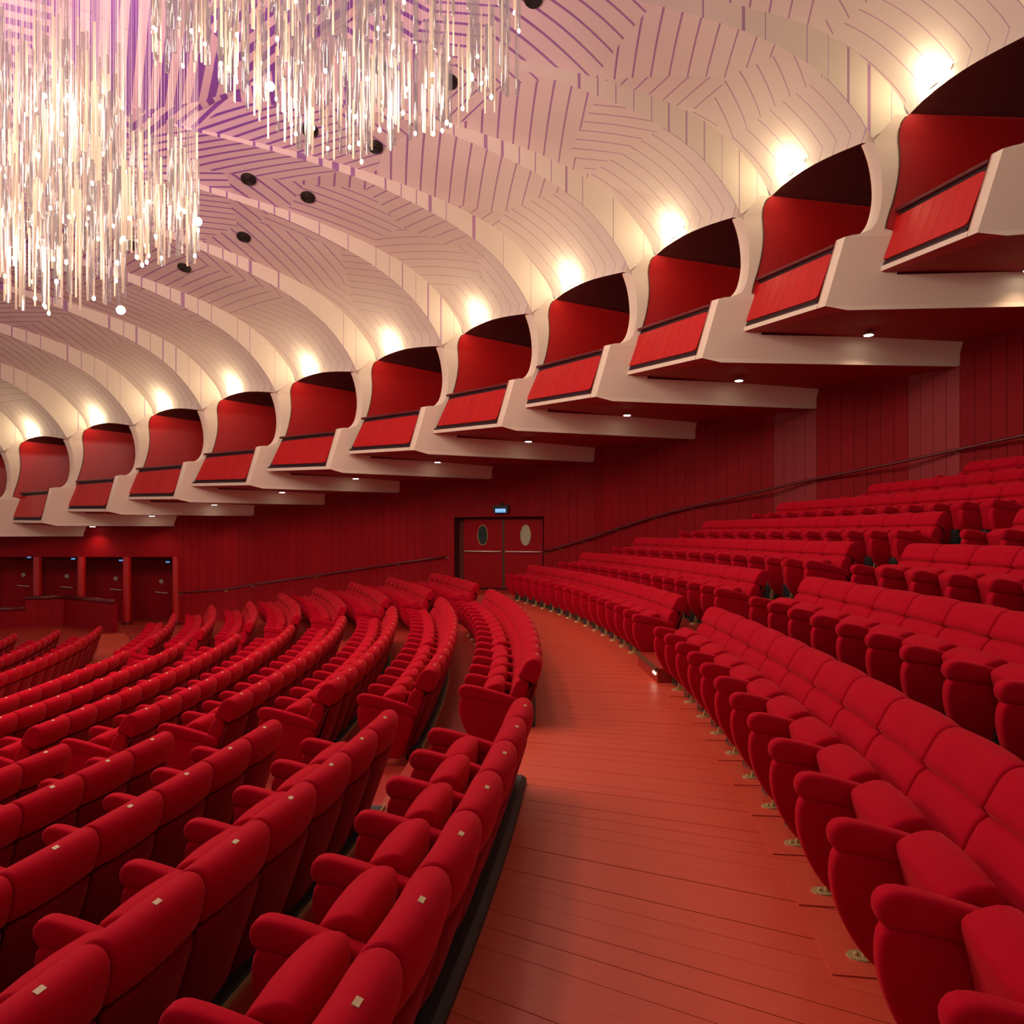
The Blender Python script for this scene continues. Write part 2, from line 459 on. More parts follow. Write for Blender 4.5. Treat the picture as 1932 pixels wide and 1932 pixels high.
SHELL = [(-0.25, 0.04), (-0.295, 0.30), (-0.365, 0.50), (-0.445, 0.67), (-0.505, 0.69), (-0.488, 0.61), (-0.415, 0.40), (-0.34, 0.20), (-0.285, 0.04)]
def seat_meshes(lod):
    ch = 1 if lod == 0 else 0
    seg = 3 if lod == 0 else 1
    d = {}
    b = MB(); slab(b, chaikin(ARM_PAD, ch), -W/2-0.047, -W/2+0.047, 0.026, seg); d['arm_pad'] = b
    b = MB(); slab(b, chaikin(ARM_BODY, ch), -W/2-0.043, -W/2+0.043, 0.022, seg if lod == 0 else 1); d['armrest'] = b
    b = MB(); slab(b, chaikin(CUSH, ch), -W/2+0.050, W/2-0.050, 0.024, seg, bulge=0.012, mid=2 if lod == 0 else 0); d['seat_cushion'] = b
    b = MB(); slab(b, chaikin(BACK, ch), -W/2+0.002, W/2-0.002, 0.02, seg, bulge=0.008, curve=0.012, mid=3 if lod == 0 else 0); d['backrest'] = b
    b = MB(); slab(b, chaikin(HEAD, ch), -W/2+0.001, W/2-0.001, 0.02, seg, bulge=0.006, curve=0.016, mid=3 if lod == 0 else 0); d['headrest'] = b
    b = MB(); slab(b, chaikin(SHELL, ch), -W/2+0.004, W/2-0.004, 0.025, 2 if lod == 0 else 1, bulge=0.004, curve=0.02, mid=2 if lod == 0 else 0); d['back_shell'] = b
    return d
hi = seat_meshes(0); lo = seat_meshes(1)
SM = {}
SM['arm_pad'] = hi['arm_pad'].mesh('arm_pad', M_VELVET, smooth=True)
SM['armrest'] = hi['armrest'].mesh('armrest', M_VELVET, smooth=True)
SM['seat_cushion'] = hi['seat_cushion'].mesh('seat_cushion', M_VELVET, smooth=True)
SM['backrest'] = hi['backrest'].mesh('backrest', M_VELVET, smooth=True)
SM['headrest'] = hi['headrest'].mesh('headrest', M_VELVET, smooth=True)
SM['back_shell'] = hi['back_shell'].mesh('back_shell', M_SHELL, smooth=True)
b = MB()
ring8 = [(0.062*math.cos(t)*1.0, 0.034*math.sin(t)) for t in [2*math.pi*i/14 for i in range(14)]]
b.prism([(x*0.8, y*2.0-0.0, 0.0) for x, y in ring8], [(x*0.74, y*1.9, 0.012) for x, y in ring8])
b.ball((0, 0.025, 0.014), 0.012, 8, 4)
b.prism([(-0.012, -0.05, 0.01), (0.012, -0.05, 0.01), (0.012, 0.0, 0.01), (-0.012, 0.0, 0.01)], [(-0.012, -0.10, 0.28), (0.012, -0.10, 0.28), (0.012, -0.06, 0.28), (-0.012, -0.06, 0.28)])
SM['foot_plate'] = b.mesh('foot_plate', M_BRASS)
b = MB()   # wire basket: verticals and hoops over a dark drum
def hoopr(z): return 0.15+0.02*math.cos(z*9)
for i in range(20):
    t = 2*math.pi*i/20
    b.tube([(hoopr(z)*math.cos(t), -0.16+hoopr(z)*math.sin(t)*0.9, z) for z in (0.0, 0.14, 0.28)], 0.0028, 3, caps=False)
for j in range(9):
    z = 0.01+0.032*j
    b.tube([(hoopr(z)*math.cos(2*math.pi*i/20), -0.16+hoopr(z)*math.sin(2*math.pi*i/20)*0.9, z) for i in range(21)], 0.0028, 3, caps=False)
SM['vent_basket'] = b.mesh('vent_basket', M_WIRE)
b = MB(); b.tube([(0, -0.16, 0.0), (0, -0.16, 0.30)], 0.115, 14)
SM['vent_drum'] = b.mesh('vent_drum', M_BLACK)
b = MB(); b.box((-0.020, -0.010, -0.004), (0.020, 0.010, 0.003))
me = b.mesh('number_plate', M_PLATE)
me.transform(Matrix.Translation((0, -0.515, 0.9285)) @ Matrix.Rotation(math.radians(22), 4, 'X'))
SM['number_plate'] = me
b = MB(); slab(b, chaikin([(-0.355, 0.58), (-0.40, 0.80), (-0.45, 0.90), (-0.50, 0.915), (-0.545, 0.88), (-0.545, 0.80), (-0.50, 0.60), (-0.42, 0.30), (-0.40, 0.05), (-0.33, 0.05), (-0.30, 0.35)], 1), -0.03, 0.03, 0.02, 2)
SM['end_cheek'] = b.mesh('end_cheek', M_VELVET, smooth=True)
MATS = {k: v.materials[0] for k, v in SM.items()}
def add_part(name, me, parent, x=0.0, lab=None):
    o = bpy.data.objects.new(name, me); COL.objects.link(o); o.parent = parent; o.location = (x, 0, 0)
    if lab: o['label'] = lab
    return o
def proj(p):
    if p.y < 0.25: return None
    return 966+FOC*p.x/p.y, YH-FOC*(p.z-EYE)/p.y
def pitch(s): return min(0.72, max(0.56, 0.575+0.0095*(s+5)))
seats = []   # (s, off, z, width, rowkey, block, index, last, row kind)
def lay(s_a, s_b, off, z, key, block, kind, from_b=False, real=None, n=None):
    r = (RF+off)/RF; n = n or max(1, round(abs(s_b-s_a)/((real or pitch((s_a+s_b)/2))/r)))
    # slowly widening pitch
    ws = [pitch(s_a+(s_b-s_a)*(i+.5)/n) for i in range(n)]; tot = sum(ws); s = s_a
    for i, w in enumerate(ws):
        w = w/tot*(s_b-s_a)
        seats.append(dict(s=s+w/2, off=off, z=z, w=abs(w)*r, key=key, block=block, i=(n-i if from_b else i+1), first=(i == 0), last=(i == n-1), kind=kind))
        s += w
U_NEAR = [0.215, 0.13, -0.06, -0.3, -0.5, -0.7, -0.9, -1.1, -1.3]
U_FAR0 = [1.60, 1.50, 1.19, 1.02, 0.8, 0.6, 0.4, 0.2, 0.0]
U_FAR1 = [11.62, 10.6, 9.74, 8.35, 7.1, 5.7, 4.6, 3.5, 2.5]
for k in range(9):
    off = U_PITCH*k
    lay(U_NEAR[k]-0.585*14, U_NEAR[k], off, U_Z[k], ('U', k), 'near', 'U', True, n=14)
    lay(U_FAR0[k], U_FAR1[k], off, U_Z[k], ('U', k), 'far', 'U', n=15 if k == 0 else None)
for k in range(8):
    off = D_OFF[k]-0.505; ps = 0.52*RF/(RF+off)
    lay(D_NEAR[k]-ps*20, D_NEAR[k], off, D_Z[k], ('D', k), 'near', 'D', True, n=20)
    lay(D_FAR0[k], D_FAR1[k], off, D_Z[k], ('D', k), 'middle', 'D', real=0.57 if k == 0 else 0.52)
    lay(D_W0[k], D_W1[k], off, D_Z[k], ('D', k), 'wall', 'D', real=0.52)
E_END = [15.0, 15.2, 15.4, 15.6, 15.8]
for k in range(5):
    off = E_OFF0-D_PITCH*k-0.505
    lay(-13, 2.9-0.1*k, off, E_Z[k], ('E', k), 'near', 'E', True, real=0.52)
    lay(4.4-0.1*k, E_END[k], off, E_Z[k], ('E', k), 'far', 'E', real=0.52)
vis = []
for q in seats:
    c = arc(q['s'], q['off']-0.0, q['z']+0.5)
    rad = Vector((math.cos(q['s']/RF), math.sin(q['s']/RF), 0))
    tan = Vector((-rad.y, rad.x, 0)); pts = []
    for a in (-.33, .33):
        for r_ in (-.22, .58):
            for z_ in (0, .93):
                pp = proj(arc(q['s'], q['off'], q['z'])+tan*a+rad*r_+Vector((0, 0, z_)))
                if pp: pts.append(pp)
    if len(pts) < 2: continue
    if c.y < 0.2 or math.hypot(c.x, c.y) < 0.9: continue
    if max(p[0] for p in pts) < -25 or min(p[0] for p in pts) > 1960 or min(p[1] for p in pts) > 1965: continue
    q['dist'] = c.length; vis.append(q)
vis.sort(key=lambda q: q['dist'])
print('seats in view', len(vis))
ORD = ['zeroth', 'first', 'second', 'third', 'fourth', 'fifth', 'sixth', 'seventh', 'eighth', 'ninth', 'tenth', 'eleventh', 'twelfth', 'thirteenth', 'fourteenth', 'fifteenth', 'sixteenth', 'seventeenth', 'eighteenth', 'nineteenth', 'twentieth', 'twenty-first', 'twenty-second', 'twenty-third', 'twenty-fourth', 'twenty-fifth', 'twenty-sixth', 'twenty-seventh', 'twenty-eighth', 'twenty-ninth', 'thirtieth']
def seat_label(q):
    k = q['key'][1]; side = {'U': 'above the walkway', 'D': 'below the walkway', 'E': 'past the cross aisle'}[q['kind']]
    blk = {'near': 'near block', 'middle': 'middle block', 'far': 'far block', 'wall': 'wall block'}[q['block']]
    return 'red velvet chair %s from the stair gap, %s, %s row %s' % (ORD[min(q['i'], 30)], blk, ROWN[k], side)
def seat_group(q): return {'U': 'red velvet seats in the rows above the walkway', 'D': 'red velvet seats in the rows below the walkway', 'E': 'red velvet seats in the rows past the cross aisle'}[q['kind']]
def seat_matrix(q):
    p = arc(q['s'], q['off'], q['z'])
    return Matrix.Translation(p) @ Matrix.Rotation(q['s']/RF+math.pi/2, 4, 'Z') @ Matrix.Diagonal((q['w']/W, 1, 1, 1))
NSEAT = 300
rnd = random.Random(3)
for q in vis[:NSEAT]:
    root = empty('theatre_chair', arc(q['s'], q['off'], q['z']), q['s']/RF+math.pi/2, label=seat_label(q), cat='chair', group=seat_group(q))
    root.scale = (q['w']/W, 1, 1)
    for nm in ('armrest', 'arm_pad', 'backrest', 'headrest', 'back_shell'):
        add_part(nm, SM[nm], root)
    c = add_part('seat_cushion', SM['seat_cushion'], root)
    if rnd.random() < 0.05:      # a few cushions sit a little lower
        c.location = (0, 0.03, -0.03)
    if q['kind'] == 'U':
        add_part('foot_plate', SM['foot_plate'], root); o = add_part('vent_basket', SM['vent_basket'], root, W/2-0.02)
        add_part('vent_drum', SM['vent_drum'], o)
    else:
        add_part('number_plate', SM['number_plate'], root)
        if q['key'] == ('D', 0) and q['block'] == 'middle': add_part('foot_plate', SM['foot_plate'], root)
    if q['last'] or q['first']:
        if q['last']:
            add_part('armrest', SM['armrest'], root, W); add_part('arm_pad', SM['arm_pad'], root, W)
rest = vis[NSEAT:]
if rest:
    V = []; F = []; MI = []
    for q in rest:
        Mx = seat_matrix(q)
        parts = [(lo[n], n, 0) for n in ('armrest', 'arm_pad', 'seat_cushion', 'backrest', 'headrest', 'back_shell')]
        if q['last']: parts += [(lo['armrest'], 'armrest', W), (lo['arm_pad'], 'arm_pad', W)]
        for mb, n, dx in parts:
            base = len(V)
            V += [tuple(Mx @ Vector((v[0]+dx, v[1], v[2]))) for v in mb.v]
            F += [tuple(base+i for i in f) for f in mb.f]; MI += [1 if n == 'back_shell' else 0]*len(mb.f)
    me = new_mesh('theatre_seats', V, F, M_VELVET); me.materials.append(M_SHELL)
    for p, i in zip(me.polygons, MI): p.material_index = i; p.use_smooth = True
    o = obj('theatre_chairs', me)
    tag(o, 'distant red velvet seats filling the farthest rows of the hall', 'chair', kind='stuff')

# ------------------------------------------------------------------ boxes, vault ribs: frames along the gallery
SB = 1.15
RAW = [[6.245, 9.956, 4.027, -0.212], [4.92, 11.657, 3.56, -0.072], [3.396, 13.252, 3.12, 0.074], [1.671, 14.754, 2.704, 0.209], [-0.228, 16.141, 2.311, 0.337], [-2.295, 17.378, 1.935, 0.461], [-4.534, 18.451, 1.58, 0.548], [-6.856, 19.38, 1.242, 0.576], [-9.124, 20.195, 0.915, 0.572], [-11.346, 20.877, 0.593, 0.581], [-13.538, 21.435, 0.278, 0.517]]
FR = {k+1: v for k, v in enumerate(RAW)}
FR[0] = [7.40, 8.15, 4.51, -0.345]; FR[-1] = [8.38, 6.25, 5.0, -0.47]; FR[-2] = [9.15, 4.2, 5.5, -0.58]; FR[-3] = [9.7, 2.0, 6.0, -0.68]
for k in range(12, 18):
    FR[k] = [FR[k-1][0]-2.17, FR[k-1][1]+0.50-0.06*(k-12), FR[k-1][2]-0.315, 0.50-0.02*(k-12)]
NE = {3: 4.81, 4: 4.89, 5: 4.87, 6: 4.97, 7: 4.63, 8: 4.24, 9: 4.11, 10: 3.97, 11: 3.5, 2: 4.75, 1: 4.7, 0: 4.7, -1: 4.7, -2: 4.7, -3: 4.7}
for k in range(12, 18): NE[k] = 3.3
def P(k, t, n, z):
    X, Y, Z, a = FR[k]
    return Vector(((X-math.sin(a)*t+math.cos(a)*n)*SB, (Y+math.cos(a)*t+math.sin(a)*n)*SB, (Z+z)*SB+EYE))
def lerp(a, b, f): return a+(b-a)*f
def tz(z):
    pts = [(-1, 0.0), (0, 0.0), (1, -0.21), (1.7, -0.24), (2.4, -0.27), (2.8, -0.36), (3.5, -0.36)]
    for (a, p), (b, q) in zip(pts, pts[1:]):
        if z <= b: return p+(q-p)*max(0, (z-a))/(b-a)
    return pts[-1][1]
# ---- walls behind the gallery; plan points where the fins meet the wall
WP = {k: P(k, -0.03, NE[k], 0) for k in FR}
for k in WP: WP[k].z = 0
wall = empty('wall_left', kind='structure')
def soffz(k): return (FR[k][2]-0.08)*SB+EYE
# ---- the boxes
TR = -0.30
SIL = [(0.30, 1.035), (0.40, 1.03), (0.50, 1.08), (0.585, 1.20), (0.63, 1.35), (0.66, 1.55), (0.66, 1.72), (0.64, 1.92), (0.60, 2.12), (0.55, 2.28), (0.49, 2.42)]
LINE = [(0.82, 1.10), (0.84, 1.22), (0.88, 1.36), (0.93, 1.52), (0.97, 1.70), (1.0, 1.88), (1.015, 2.08), (1.005, 2.28), (0.985, 2.44), (0.985, 2.56), (1.01, 2.655), (1.05, 2.72), (1.12, 2.77)]
def smooth_line(p, n=2):
    for _ in range(n):
        q = [p[0]]
        for a, b in zip(p, p[1:]): q += [(a[0]*.75+b[0]*.25, a[1]*.75+b[1]*.25), (a[0]*.25+b[0]*.75, a[1]*.25+b[1]*.75)]
        p = q+[p[-1]]
    return p
SIL = smooth_line(SIL, 1); LINE = smooth_line(LINE, 1)
RIGHT = [(n+0.11+0.03*max(0, (z-1.6)), z+0.0) for n, z in SIL]
def tess_obj(name, k, poly, off, material, parent, uvs=True):
    pts = [Vector((n, z, 0)) for n, z in poly]
    tri = tessellate_polygon([pts])
    v = [P(k, tz(z)+off, n, z) for n, z in poly]
    me = new_mesh(name, v, [tuple(t) for t in tri], material)
    return obj(name, me, parent)
def polyline_tube(name, pts, r, material, parent, n=6):
    b = MB(); b.tube(pts, r, n); return obj(name, b.mesh(name, material, smooth=True), parent)
BOXW = ['nearest', 'second nearest', 'third nearest', 'fourth nearest', 'fifth nearest', 'sixth nearest', 'seventh nearest', 'eighth nearest', 'ninth nearest', 'tenth nearest', 'eleventh nearest', 'twelfth nearest', 'farthest']
KS = list(range(0, 14))
for k in KS:
    org = P(k, 0, 0, 0)
    if k == 0: lab = 'theatre box only just showing at the right edge of the frame'
    else: lab = 'cream theatre box with red panelled front, %s in the stepped gallery' % (BOXW[min(k-1, 12)] if k < 13 else 'farthest')
    if k >= 12: lab = 'cream theatre box cut by the left edge, %s' % ('lower of its panels in view' if k == 12 else 'only its underside showing')
    root = empty('theatre_box', org, label=lab, cat='theatre box', group='stepped theatre boxes along the gallery')
    inv = Matrix.Translation(-org)
    def fin(o): o.data.transform(inv); return o
    up = FR[k-1][2]-FR[k][2]           # step up to the next box's soffit, box units
    zT = up-0.08
    # white face of the divider, right side, laid in level strips
    rc = [(0.44, 1.036)]+[q for q in RIGHT if q[1] > 1.045]
    def left(z):
        if z <= 0: return 0.33*(-z/0.08)
        if z <= 1.0: return 0.23*z
        if z <= 1.036: return 0.23+(z-1.0)/0.036*0.21
        for (n0, z0), (n1, z1) in zip(rc, rc[1:]):
            if z <= z1: return n0+(n1-n0)*(z-z0)/(z1-z0+1e-9)
        n0, z0 = rc[-1]; return n0+(0.95-n0)*(z-z0)/(2.80-z0)
    def right(z):
        if z < zT+0.05: return NE[k]+0.05
        if z < LINE[0][1]: return 1.05
        for (n0, z0), (n1, z1) in zip(LINE, LINE[1:]):
            if z <= z1: return n0+(n1-n0)*(z-z0)/(z1-z0+1e-9)
        return LINE[-1][0]
    zs = sorted(set([-0.08, -0.04, 0.0, 0.15, zT+0.0499, zT+0.0501, 0.6, 0.8, 0.9, 1.0, 1.012, 1.024, 1.036]+[1.036+0.07*i for i in range(1, 25)]+[2.77]))
    b = MB()
    for z0, z1 in zip(zs, zs[1:]):
        if z1 > 2.771: continue
        nc = 4
        for c in range(nc):
            e = 1e-5
            l0, r0_, l1, r1_ = left(z0), right(z0+e), left(z1), right(z1-e)
            if z1 <= zT+0.05 or z0 > zT+.05: pass
            b.poly([P(k, tz(z0), l0+(r0_-l0)*c/nc, z0), P(k, tz(z0), l0+(r0_-l0)*(c+1)/nc, z0), P(k, tz(z1), l1+(r1_-l1)*(c+1)/nc, z1), P(k, tz(z1), l1+(r1_-l1)*c/nc, z1)])
    fin(obj('divider', b.mesh('divider', M_CREAM, clean=True), root))
    # rounded inner edge of the divider between right face and box opening, and front strip
    b = MB()
    for (a, c), (a2, c2) in zip(list(zip(RIGHT, SIL)), list(zip(RIGHT, SIL))[1:]):
        m1 = ((a[0]*.35+c[0]*.65), (a[1]+c[1])/2+0.0); m2 = ((a2[0]*.35+c2[0]*.65), (a2[1]+c2[1])/2)
        b.poly([P(k, tz(a[1]), *a), P(k, tz(a2[1]), *a2), P(k, tz(m2[1])+0.03, *m2), P(k, tz(m1[1])+0.03, *m1)])
        b.poly([P(k, tz(m1[1])+0.03, *m1), P(k, tz(m2[1])+0.03, *m2), P(k, tz(c2[1])+0.115, *c2), P(k, tz(c[1])+0.115, *c)])
    # front strip follows the line of the fronts
    fs = (0.145, -0.088)
    b.poly([P(k, 0, 0, 0), P(k, tz(1.0), 0.23, 1.0), P(k, tz(1.0)+fs[0], 0.23+fs[1], 1.0), P(k, fs[0], fs[1], 0)])
    b.poly([P(k, tz(1.0), 0.23, 1.0), P(k, tz(SIL[0][1]), *RIGHT[0]), P(k, tz(SIL[0][1])+0.115, *SIL[0]), P(k, tz(1.0)+fs[0], 0.23+fs[1], 1.0)])
    b.poly([P(k, tz(SIL[-1][1]), *RIGHT[-1]), P(k, TR, 0.95, 2.80), P(k, TR, .60, 2.47), P(k, tz(2.42)+.1, 0.49, 2.45)])
    b.poly([P(k, TR, 1.14, 2.80), P(k, TR, .60, 2.46), P(k, tz(2.42), *RIGHT[-1]), P(k, TR, 1.0, 2.74)])
    b.poly([P(k, tz(2.42)+.1, 0.49, 2.45), P(k, TR, .60, 2.46), P(k, TR, .52, 2.62)])
    b.poly([P(k, tz(2.42)+.1, 0.49, 2.45), P(k, TR, .60, 2.46), P(k, tz(2.42), *RIGHT[-1])])
    fin(obj('divider_edge', b.mesh('divider_edge', M_CREAM, smooth=True, clean=True), root))
    # inner (left) face of the divider
    inner = [(fs[1], 0.0), (0.23+fs[1], 1.0)] + SIL + [(0.49, 2.44), (3.0, 2.5), (3.0, 0.1), (0.3, 0.1)]
    fin(tess_obj('divider_lining', k, inner, 0.13, M_LINING, root))
    # front ledge, sill, panel, rail
    A = P(k, 1.80, -1.09, 0.03); B = P(k, 0, 0, 0); S_ = P(k, tz(1.0)+fs[0], 0.23+fs[1], 1.0); Rr = P(k, 1.56, -0.78, 0.89)
    Bl = P(k, fs[0], fs[1], 0.0)
    outw = (P(k, 0, 1, 0)-P(k, 0, 0, 0)).normalized(); upv = Vector((0, 0, 1))
    frontdir = (A-B).normalized(); back = Vector((frontdir.y, -frontdir.x, 0)); back = back if back.dot(outw) > 0 else -back
    b = MB(); h = 0.085; dpt = 0.30
    b.prism([B, A, A+back*dpt, B+back*dpt], [B+upv*h, A+upv*h, A+back*dpt+upv*h, B+back*dpt+upv*h])
    fin(obj('ledge', b.mesh('ledge', M_CREAM, clean=True), root))
    b = MB(); a0 = Bl+upv*h; a1 = A+upv*h-frontdir*0.0; pr = back*0.02
    b.prism([a0+pr, a1+pr, a1+back*0.30, a0+back*0.30], [a0+pr+upv*.055, a1+pr+upv*.055, a1+back*.30+upv*.055, a0+back*.30+upv*.055])
    fin(obj('sill', b.mesh('sill', M_SILL, clean=True), root))
    # panel plane: corners bottom-left, bottom-right, top-right, top-left (leaning)
    bl = A+upv*(h+.055)+(Rr-A)*0.05-frontdir*0.10+back*0.0; br = Bl+upv*(h+.055)+(S_-Bl)*0.05
    tl = lerp(A, Rr, 0.90)-frontdir*0.05; tr = lerp(Bl, S_, 0.83)
    def pt(u, v): return lerp(lerp(bl, br, u), lerp(tl, tr, u), v)
    nb = 9
    pn = (br-bl).cross(tl-bl).normalized(); pn = pn if pn.dot(back) > 0 else -pn
    base = MB(); base.prism([pt(-0.02, -.05)+pn*.03, pt(1.0, -.05)+pn*.03, pt(1.0, 1.12)+pn*.03, pt(-0.02, 1.12)+pn*.03], [pt(-0.02, -.05)+pn*.09, pt(1, -.05)+pn*.09, pt(1, 1.12)+pn*.09, pt(-0.02, 1.12)+pn*.09])
    fp = fin(obj('front_panel', base.mesh('front_panel', M_SILL, clean=True), root))
    for i in range(nb):
        u0 = i/nb+0.0008; u1 = (i+1)/nb-0.0008
        rr = 0.09
        def corner(u, v):
            return pt(u, v)
        q = [(u0, 0), (u1, 0), (u1, 1), (u0, 1)]
        if i == 0: q = [(u0+.05, 0), (u1, 0), (u1, 1), (u0+.06, 1), (u0+.018, .975), (u0, .92), (u0, .07), (u0+.015, .02)]
        if i == nb-1: q = [(u0, 0), (u1-.05, 0), (u1-.012, .02), (u1, .08), (u1, .93), (u1-.015, .98), (u1-.05, 1), (u0, 1)]
        b = MB(); b.prism([corner(*w) for w in q], [corner(*w)+pn*.03 for w in q])
        fin(obj('board', b.mesh('board', M_PANEL, clean=True), fp))
    # rail
    r0 = Rr+frontdir*0.06; r1 = P(k, tz(0.9)+fs[0], 0.20+fs[1], 0.915)
    up2 = Vector((0, 0, .045)); b = MB()
    fo = -back*0.05
    b.prism([r0+fo-up2*.5, r1+fo*.4-up2*.5, r1+back*.07-up2*.5, r0+back*.07-up2*.5], [r0+fo+up2*.9, r1+fo*.4+up2*.9, r1+back*.07+up2*.9, r0+back*.07+up2*.9])
    rl = fin(obj('rail', b.mesh('rail', M_RAIL, clean=True), root))
    bv = rl.modifiers.new('bevel', 'BEVEL'); bv.width = 0.018; bv.segments = 2
    # soffit under this box
    k1 = k+1; up1 = FR[k][2]-FR[k1][2]
    T = P(k1, -0.03, NE[k1]+0.1, up1-0.08); Ee = P(k, -0.03, NE[k]+0.1, -0.08); K = P(k, -0.03, 0.33, -0.08)
    b = MB(); b.poly([A+frontdir*.05, B, K]); b.poly([A+frontdir*.05, K, Ee, T])
    so = fin(obj('soffit', b.mesh('soffit', M_SOFFIT), root))
    # red lining on the face of the next divider, box ceiling and back wall
    b = MB(); ll = [(1.05, up1+0.1), (1.0, 1.08)]+LINE
    for (n0, z0), (n1, z1) in zip(ll, ll[1:]):
        for c in range(4):
            f0, f1 = c/4, (c+1)/4
            b.poly([P(k1, tz(z0)-.008, n0+(3.2-n0)*f0, z0), P(k1, tz(z0)-.008, n0+(3.2-n0)*f1, z0), P(k1, tz(z1)-.008, n1+(3.2-n1)*f1, z1), P(k1, tz(z1)-.008, n1+(3.2-n1)*f0, z1)])
    fin(obj('side_lining', b.mesh('side_lining', M_LINING, smooth=True, clean=True), root))
    polyt = [P(k1, tz(z)-0.012, n, z) for n, z in LINE if z < 2.74]
    fin(polyline_tube('lining_trim', polyt, 0.012, M_TRIM, root))
    nseg = 8; b = MB(); DL = P(k1, tz(2.77), 1.12, 2.77); CR = P(k, tz(2.42)+.1, 0.49, 2.45)
    DB = P(k1, tz(2.77), 3.2, 2.62); CB = P(k, 0.1, 3.0, 2.45)
    arch = [lerp(DL, CR, i/nseg)+upv*0.13*math.sin(math.pi*(i/nseg)**0.8) for i in range(nseg+1)]
    for i in range(nseg):
        b.poly([arch[i], arch[i+1], lerp(DB, CB, (i+1)/nseg), lerp(DB, CB, i/nseg)])
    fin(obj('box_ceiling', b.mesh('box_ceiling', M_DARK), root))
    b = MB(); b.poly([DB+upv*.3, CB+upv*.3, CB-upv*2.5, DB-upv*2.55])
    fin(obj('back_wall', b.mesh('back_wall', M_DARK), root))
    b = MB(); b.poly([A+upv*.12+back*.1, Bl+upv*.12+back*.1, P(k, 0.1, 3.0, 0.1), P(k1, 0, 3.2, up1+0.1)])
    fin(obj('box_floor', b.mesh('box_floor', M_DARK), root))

# ------------------------------------------------------------------ vaulted ceiling
PA = [(1.12, 2.77), (1.0, 3.08), (.65, 3.5), (.3, 3.83), (0, 4.03), (-.35, 4.23), (-.75, 4.38), (-1.25, 4.55), (-1.9, 4.72), (-2.75, 4.9), (-3.7, 5.04), (-5, 5.16), (-6.5, 5.25)]
PB = [(.60, 2.46), (.35, 2.9), (0, 3.32), (-.3, 3.6), (-.65, 3.84), (-1.0, 4.03), (-1.35, 4.2), (-2.05, 4.46), (-2.8, 4.7), (-3.7, 4.9), (-5, 5.07), (-6.5, 5.2)]
def resample(p, n):
    p = smooth_line(p, 1); L = [0]
    for a, b in zip(p, p[1:]): L.append(L[-1]+math.hypot(a[0]-b[0], a[1]-b[1]))
    out = []
    for i in range(n):
        t = L[-1]*i/(n-1); j = max(x for x in range(len(L)-1) if L[x] <= t+1e-9)
        f = (t-L[j])/(L[j+1]-L[j]+1e-9); out.append((p[j][0]+(p[j+1][0]-p[j][0])*f, p[j][1]+(p[j+1][1]-p[j][1])*f, t*SB))
    return out
NP = 44
RA, RB = resample(PA, NP), resample(PB, NP)
ceil = empty('ceiling', kind='structure')
TR = -0.30
NV = 8
inner_pts = []
allv = []; allf = []
for k in range(-2, 16):
    b = MB(); rows = []
    for i in range(NP):
        a = P(k+1, TR, RA[i][0], RA[i][1]); c = P(k, TR, RB[i][0], RB[i][1]); row = []
        if i == 0: a = P(k+1, tz(2.77), 1.12, 2.77); c = P(k, tz(2.42)+.1, 0.49, 2.45)
        fade = max(0.0, 1-i/12)
        for j in range(NV+1):
            f = j/NV
            p = lerp(a, c, f)+Vector((0, 0, 1))*(0.13*math.sin(math.pi*f**0.8)*fade + 0.05*math.sin(math.pi*f)*(1-fade))
            row.append((p, (RA[i][2]+(RB[i][2]-RA[i][2])*f, (1-f)*(a-c).length*1.0+k*2.7)))
        rows.append(row)
    for i in range(NP-1):
        for j in range(NV):
            q = [rows[i][j], rows[i][j+1], rows[i+1][j+1], rows[i+1][j]]
            b.poly([w[0] for w in q], [w[1] for w in q])
    inner_pts.append((rows[-1][0][0], rows[-1][-1][0]))
    base = len(allv); allv += [Vector(v) for v in b.v]; allf += [tuple(base+x for x in f) for f in b.f]
    o = obj('vault', b.mesh('vault', M_VAULT, smooth=True, clean=True), ceil)
    # rib step face between this bay and the next one up (frame k)
    b = MB()
    for i in range(NP-1):
        q = [P(k, TR, RB[i][0], RB[i][1]), P(k, TR, RA[i][0], RA[i][1]), P(k, TR, RA[i+1][0], RA[i+1][1]), P(k, TR, RB[i+1][0], RB[i+1][1])]
        u0, u1, w0, w1 = [(1.2-q_)*SB for q_ in (RA[i][0], RA[i+1][0], RB[i][0], RB[i+1][0])]
        b.poly(q, [(w0, k+.3), (u0, k+.4), (u1, k+.4), (w1, k+.3)])
    o = obj('vault_rib', b.mesh('vault_rib', M_STEP, smooth=True, clean=True), ceil)
# middle of the ceiling, reaching past the chandelier
ctr = Vector((-16.5, 3.0, 0))
edge = []
for a, c in reversed(inner_pts): edge += [a, c]
zc = sum(p.z for p in edge)/len(edge)+0.6
b = MB(); NR = 7
def mid(i, r):
    p = edge[i]; f = r/NR
    q = lerp(p, Vector((ctr.x, ctr.y, zc)), f); q.z = p.z+(zc-p.z)*f+0.0
    return q
for i in range(len(edge)-1):
    for r in range(NR):
        q = [mid(i, r), mid(i+1, r), mid(i+1, r+1), mid(i, r+1)]
        b.poly(q, [(p.y+40, p.x) for p in q])
base = len(allv); allv += [Vector(v) for v in b.v]; allf += [tuple(base+x for x in f) for f in b.f]
obj('ceiling_centre', b.mesh('ceiling_centre', M_VAULT), ceil)
bvh = BVHTree.FromPolygons(allv, allf)
CAMP = Vector((0, 0, EYE))
def cast(x, y):
    d = Vector(((x-966)/FOC, 1, (YH-y)/FOC)).normalized()
    h = bvh.ray_cast(CAMP, d); return h
